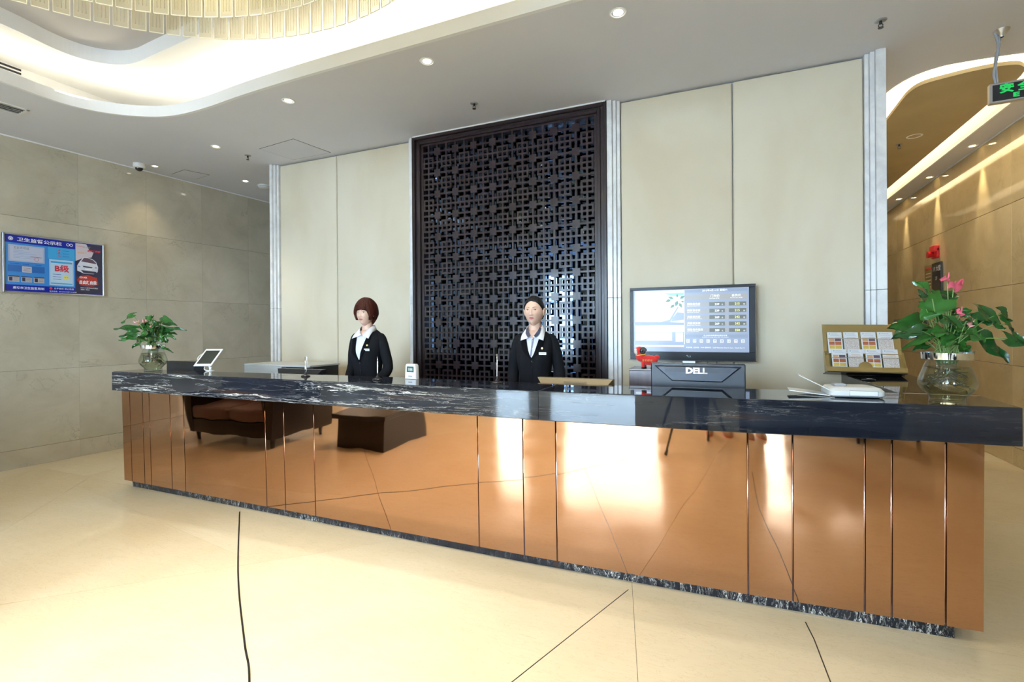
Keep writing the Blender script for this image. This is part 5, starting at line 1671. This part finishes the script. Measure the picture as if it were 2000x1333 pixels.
    for s in (1, -1):
        n = 8
        Lc = [(s * (.013 + .034 * i / n), .0285 + .0055 * sin(pi * (i / n) * .8) + .0014 * (1 - i / n)) for i in range(n + 1)]
        Rc = [(s * (.013 + .034 * i / n), .0258 + .0060 * sin(pi * (i / n) * .8) + .0012 * (i / n)) for i in range(n + 1)]
        patch(b, bvh, Lc, Rc, n, 1, .0010)
    hobj('eyebrows', b, M['browm'])
    b = bmesh.new()
    n = 12
    mid = [(-.021 + .042 * i / n, -.0505 - .0006 * cos(pi * (i / n - .5))) for i in range(n + 1)]
    upc = [(-.021 + .042 * i / n, -.0505 + .0072 * sin(pi * i / n) ** .8 - .0014 * g(i / n - .5, .09)) for i in range(n + 1)]
    loc_ = [(-.021 + .042 * i / n, -.0505 - .0085 * sin(pi * i / n) ** .9) for i in range(n + 1)]
    patch(b, bvh, upc, mid, n, 3, .0009); patch(b, bvh, mid, loc_, n, 3, .0009)
    hobj('lips', b, M['lip'])
    # hair
    b = head_bm(128, 72, hair_fn(hair))
    hm_ = M['hair_red'] if hair == 'bob' else M['hair_blk']
    hr = hobj('hair', b, hm_)
    if hair == 'bob':
        rn = random.Random(4)
        b = bmesh.new()
        for k in range(70):         # fringe and side locks
            ph = -1.15 + 2.3 * k / 69
            a = abs(ph)
            zt = .075; zb = (.030 if a < .75 else .030 - .10 * (a - .75)) + rn.uniform(-.006, .004)
            pts = []
            for q in range(5):
                z = zt + (zb - zt) * q / 4
                zz = z / .112
                rr_ = sqrt(max(0.0, 1 - zz * zz))
                d = Vector((sin(ph + .10 * q / 4) * rr_, -cos(ph + .10 * q / 4) * rr_, zz))
                pts.append(head_point(d) + d * (.020 - .009 * q / 4))
            tube(b, smooth_path(pts, 3), [.0048] * 10 + [.004, .003, .0015], 6)
        for s in (1, -1):
            for k in range(5):
                ph = s * (1.08 + k * .055); zb = -.045 + rn.uniform(-.012, .01) + (.02 if k > 5 else 0)
                pts = []
                for q in range(6):
                    z = .05 + (zb - .05) * q / 5; zz = z / .112; rr_ = sqrt(max(0, 1 - zz * zz))
                    d = Vector((sin(ph - s * .05 * q / 5) * rr_, -cos(ph - s * .05 * q / 5) * rr_, zz)); pts.append(head_point(d) + d * (.022 - .012 * q / 5))
                tube(b, smooth_path(pts, 3), [.006] * 13 + [.0045, .003, .0015], 6)
        hobj('hair_locks', b, hm_)
    elif hair == 'bun':
        b = bmesh.new(); sphere(b, (0, .112, -.015), .036, 20, 14, sy=.8)
        tube(b, [(.030 * cos(a), .118 + .004 * sin(a), -.015 + .030 * sin(a)) for a in [k * pi / 10 for k in range(21)]], .010, 8)
        hobj('hair_bun', b, hm_)
    # ---- clothes
    if staff:
        jm = M['suit']
        b = bmesh.new(); loft(b, torso_rings(wf=wf), True, False); jb = BVHTree.FromBMesh(b)
        jk = obj('jacket', b, jm, e, True)
        b = bmesh.new()
        for s in (1, -1):
            pts = smooth_path([(s * q_[0] * wf, q_[1], q_[2]) for q_ in ((.112, .010, 1.398), (.152, .010, 1.366), (.192, .018, 1.25), (.214, .028, 1.11), (.185, -.050, 1.020), (.115, -.130, .968))], 5)
            rad = [.028, .034, .039, .043, .046] + [.0475 - .0003 * k for k in range(10)] + [.047, .046, .045, .043, .041] + [.039, .037, .036, .034, .033, .033]
            tube(b, pts, (rad + [.033] * 40)[:len(pts)], 16)
        obj('sleeves', b, jm, jk, True)
        # shirt front
        n = 12
        b = bmesh.new()
        top_ = 1.415
        Lc = [(-.062 * (1 - i / n) ** .75 - .0005, top_ + (vbot - top_) * i / n) for i in range(n + 1)]
        Rc = [(.062 * (1 - i / n) ** .75 + .0005, top_ + (vbot - top_) * i / n) for i in range(n + 1)]
        patch(b, jb, Lc, Rc, n, 8, .003)
        sh = obj('shirt', b, M['shirt'], e, True)
        if tie:
            b = bmesh.new()
            Lt = [(-.004 - .005 * (i / n), 1.395 + (vbot + .01 - 1.395) * i / n) for i in range(n + 1)]; Rt = [(.014 - .014 * (i / n), 1.395 + (vbot + .01 - 1.395) * i / n) for i in range(n + 1)]
            patch(b, jb, Lt, Rt, n, 2, .0045); obj('placket', b, M['greystripe'], sh, True)
        b = bmesh.new()
        for z in (1.37, 1.31, 1.25):
            if z > vbot + .03:
                hit = jb.ray_cast(Vector((.004, -1, z)), Vector((0, 1, 0)))[0]; sphere(b, (.004, hit.y - .005, z), .0035, 8, 6)
        obj('buttons', b, M['white'], sh, True)
        # skin V at the throat
        b = bmesh.new(); Lc = [(-.024 * (1 - i / 6), 1.418 - .034 * i / 6) for i in range(7)]; Rc = [(.024 * (1 - i / 6), 1.418 - .034 * i / 6) for i in range(7)]
        patch(b, jb, Lc, Rc, 6, 4, .0045); obj('throat', b, M['skin'], body, True)
        # lapels
        b = bmesh.new()
        for s in (1, -1):
            Lc = [(s * (.060 * (1 - i / n) ** .75), 1.436 + (vbot - .012 - 1.436) * i / n) for i in range(n + 1)]
            Rc = [(s * (.060 * (1 - i / n) ** .75 + .010 + .040 * sin(pi * min(1, i / n * 1.1)) ** .7), 1.440 + (vbot - .012 - 1.440) * i / n) for i in range(n + 1)]
            patch(b, jb, Lc, Rc, n, 4, .0065)
        bmesh.ops.solidify(b, geom=b.faces[:], thickness=.002)
        obj('lapels', b, jm, jk, True)
        # collar wings over the lapels
        b = bmesh.new()
        for s in (1, -1):
            up_ = [(.0, .066, 1.492), (s * .042, .052, 1.492), (s * .058, .010, 1.486), (s * .052, -.036, 1.470), (s * .030, -.066, 1.440), (s * .004, -.088, 1.402)]
            lo_ = [(.0, .080, 1.455), (s * .058, .056, 1.454), (s * .080, .006, 1.442), (s * .086, -.046, 1.428), (s * .089, -.080, 1.405), (s * .088, -.107, 1.374)]
            P1 = smooth_path(up_, 3); P2 = smooth_path(lo_, 3)
            va = [b.verts.new(p) for p in P1]; vb = [b.verts.new(p) for p in P2]
            for i in range(len(va) - 1): b.faces.new((va[i], va[i + 1], vb[i + 1], vb[i]))
        bmesh.ops.recalc_face_normals(b, faces=b.faces)
        bmesh.ops.solidify(b, geom=b.faces[:], thickness=.0025)
        obj('collar', b, M['collarcloth'], sh, True)
        if tie:
            b = bmesh.new()
            for s in (1, -1):
                P1 = [Vector(p) for p in ((s * .047, -.034, 1.474), (s * .036, -.060, 1.446), (s * .012, -.088, 1.408))]; P2 = [Vector(p) for p in ((s * .060, -.040, 1.462), (s * .055, -.078, 1.425), (s * .030, -.1075, 1.392))]
                va = [b.verts.new(p + Vector((0, -.004, .002))) for p in P1]; vb = [b.verts.new(p + Vector((0, -.005, .002))) for p in P2]
                for i in range(2): b.faces.new((va[i], va[i + 1], vb[i + 1], vb[i]))
            bmesh.ops.solidify(b, geom=b.faces[:], thickness=.002)
            obj('collar_band', b, M['greystripe'], sh, True)
        # badge and pin on her left breast (image right)
        hit = jb.ray_cast(Vector((.085, -1, 1.275)), Vector((0, 1, 0)))[0]
        b = bmesh.new(); box(b, .057, .113, hit.y - .012, hit.y - .006, 1.266, 1.286, .001); obj('name_badge', b, flat((0.75, 0.75, 0.74), .3), jk)
        b = bmesh.new(); box(b, .066, .104, hit.y - .0125, hit.y - .0118, 1.2735, 1.2785); obj('badge_print', b, M['grey'], jk)
        hit = jb.ray_cast(Vector((.078, -1, 1.315)), Vector((0, 1, 0)))[0]
        b = bmesh.new(); tube(b, [(.078, hit.y - .004, 1.315), (.078, hit.y - .012, 1.315)], .0085, 6); obj('lapel_pin', b, flat((0.80, 0.62, 0.20), .3), jk)
        hit = jb.ray_cast(Vector((.0, -1, vbot - .03)), Vector((0, 1, 0)))[0]
        b = bmesh.new(); sphere(b, (.004, hit.y - .004, vbot - .03), .008, 10, 8, sy=.5); obj('jacket_button', b, M['black'], jk, True)
        b = bmesh.new(); tube(b, [(0, jb.ray_cast(Vector((0, -1, z)), Vector((0, 1, 0)))[0].y - .001, z) for z in (vbot - .005, vbot - .08, vbot - .16, vbot - .24, .90, .80)], .002, 5); obj('front_edge', b, M['black'], jk)
        b = bmesh.new(); loft(b, torso_rings(rows=[(.48, .150, .115, 0), (.60, .165, .120, 0), (.75, .172, .118, 0), (.84, .165, .112, 0)])); obj('skirt', b, jm, e, True)
        sm = M['black']
    else:
        b = bmesh.new(); loft(b, torso_rings(grow=.006), True, True); tp_ = obj('jacket', b, top, e, True)
        b = bmesh.new()
        for s in (1, -1):
            pts = smooth_path([(s * a_[0], a_[1], a_[2]) for a_ in ((.12, .008, 1.40), (.165, .010, 1.375), (.215, .010, 1.22), (.235, .020, 1.09), (.225, -.12, 1.06), (.14, -.235, 1.155))], 5)
            tube(b, pts, [.055 - .0008 * k for k in range(len(pts))], 14)
        obj('sleeves', b, top, tp_, True)
        b = bmesh.new()
        for s in (1, -1): tube(b, [(s * .085, 0, .93), (s * .086, 0, .75), (s * .083, -.005, .50), (s * .080, .012, .28), (s * .079, .018, .12)], [.105, .098, .078, .066, .062], 18)
        obj('trousers', b, M['suit'], e, True)
        sm = shoes
    for s in (1, -1):
        b = bmesh.new()
        loft(b, [[(s * .08 + w * cos(2 * pi * k / 16), cy + dd * sin(2 * pi * k / 16), z) for k in range(16)] for (w, dd, cy, z) in ((.040, .125, -.045, .012), (.046, .130, -.045, .03), (.042, .115, -.035, .06), (.036, .06, .01, .095))])
        sh_ = obj('shoe', b, sm, e, True)
        b = bmesh.new()
        loft(b, [[(s * .08 + w * cos(2 * pi * k / 16), cy + dd * sin(2 * pi * k / 16), z) for k in range(16)] for (w, dd, cy, z) in ((.046, .132, -.045, 0), (.048, .134, -.045, .018))])
        obj('sole', b, flat((0.62, 0.18, 0.06), .5) if not staff else M['black'], sh_)
    return e


make_person((-2.975, 3.60, 0), radians(2), 1.012, 'woman with short red-brown hair and a black suit, standing left behind the counter', 'bob', head_yaw=radians(2), vbot=1.185, wf=.90)
make_person((-1.352, 3.60, 0), radians(8), 1.003, 'woman with black hair in a bun and black suit, standing before the dark lattice', 'bun', head_yaw=radians(-4), vbot=1.245, tie=True, wf=.86)

# ================================================================== BEHIND THE CAMERA (seen in the copper and marble)
LEATHER = mat('mauve_brown_leather', (0.15, 0.085, 0.08), 0.35)
DLEATHER = mat('dark_brown_leather', (0.009, 0.006, 0.006), 0.3)


def sofa(loc, rz, w, label):
    e = thing('sofa', loc, label, 'sofa', rz)
    d = .9
    b = bmesh.new(); box(b, -w / 2, w / 2, -d / 2, d / 2, .12, .30, .02, seg=2); obj('base', b, DLEATHER, e, 'auto')
    for s in (-1, 1):
        b = bmesh.new(); loft(b, [[(s * (w / 2 - .12), -d / 2, .12), (s * (w / 2 + .0), -d / 2, .12), (s * (w / 2 + .0), d / 2, .12), (s * (w / 2 - .12), d / 2, .12)], [(s * (w / 2 - .13), -d / 2 - .02, .60), (s * (w / 2 + .08), -d / 2 - .02, .64), (s * (w / 2 + .08), d / 2, .70), (s * (w / 2 - .13), d / 2, .66)]])
        bmesh.ops.recalc_face_normals(b, faces=b.faces); obj('arm', b, DLEATHER, e)
    b = bmesh.new(); box(b, -w / 2, w / 2, d / 2 - .2, d / 2, .12, .80, .04, seg=2); obj('back', b, DLEATHER, e, 'auto')
    n = max(1, round((w - .25) / .6))
    for k in range(n):
        x0 = -w / 2 + .13 + (w - .26) * k / n; x1 = -w / 2 + .13 + (w - .26) * (k + 1) / n
        b = bmesh.new(); box(b, x0 + .004, x1 - .004, -d / 2 - .02, d / 2 - .2, .30, .46, .045, seg=3); obj('seat_cushion', b, LEATHER, e, 'auto')
        b = bmesh.new(); box(b, x0 + .004, x1 - .004, d / 2 - .34, d / 2 - .15, .44, .86, .06, seg=3); obj('back_cushion', b, LEATHER, e, 'auto')
    for sx in (-1, 1):
        for sy in (-1, 1):
            b = bmesh.new(); tube(b, [(sx * (w / 2 - .08), sy * (d / 2 - .08), .13), (sx * (w / 2 - .08), sy * (d / 2 - .08), 0)], [.03, .02], 10); obj('foot', b, M['black'], e)
    return e


sofa((-5.62, 1.0, 0), radians(180), 1.5, 'brown leather sofa mirrored in the copper panels at the left')
t_ = thing('coffee_table', (-3.85, .72, 0), 'low dark coffee table mirrored in the copper panels', 'table')
b = bmesh.new(); box(b, -.42, .42, -.45, .45, .36, .42, .006); obj('top', b, M['black'], t_)
b = bmesh.new(); box(b, -.36, .36, -.38, .38, 0, .36); obj('body', b, DLEATHER, t_)
sofa((1.95, -1.2, 0), radians(70), 1.0, 'beige brown armchair mirrored in the right end of the copper panels')
tr = thing('camera_tripod', (0.0, -.03, 0), 'black camera tripod mirrored in the copper panels', 'tripod')
for k, (x, y) in enumerate(((-.42, .18), (.46, .22), (.02, -.50))):
    b = bmesh.new(); tube(b, [(x * .06, y * .06, 1.28), (x * .6, y * .6, .58), (x * .97, y * .97, .04)], [.017, .015, .011], 8); lg = obj('leg', b, M['black'], tr, True)
    b = bmesh.new(); tube(b, [(x * .95, y * .95, .055), (x, y, 0)], [.016, .019], 10); obj('rubber_foot', b, M['black'], lg, True)
    b = bmesh.new(); tube(b, [(x * .57, y * .57, .62), (x * .62, y * .62, .56)], [.021, .021], 8); obj('leg_lock', b, M['black'], lg, True)
b = bmesh.new(); tube(b, [(0, 0, .95), (0, 0, 1.34)], .014, 10); box(b, -.04, .04, -.05, .05, 1.25, 1.30, .006); obj('centre_column', b, M['black'], tr)
PH = mat('photographer_clothes', (0.05, 0.07, 0.12), .8)
SHO = mat('beige_sneaker', (0.45, 0.36, 0.27), .6)
make_person((0.12, -.85, 0), radians(180), 1.0, 'person in a dark jacket and sneakers behind the tripod, mirrored in the copper', 'bun', staff=False, top=PH, shoes=SHO)
make_person((0.75, -.75, 0), radians(165), 1.03, 'person in a grey jacket and sneakers right of the tripod, mirrored in the copper', 'bob', staff=False, top=mat('grey_jacket', (0.10, 0.10, 0.10), .8), shoes=SHO)
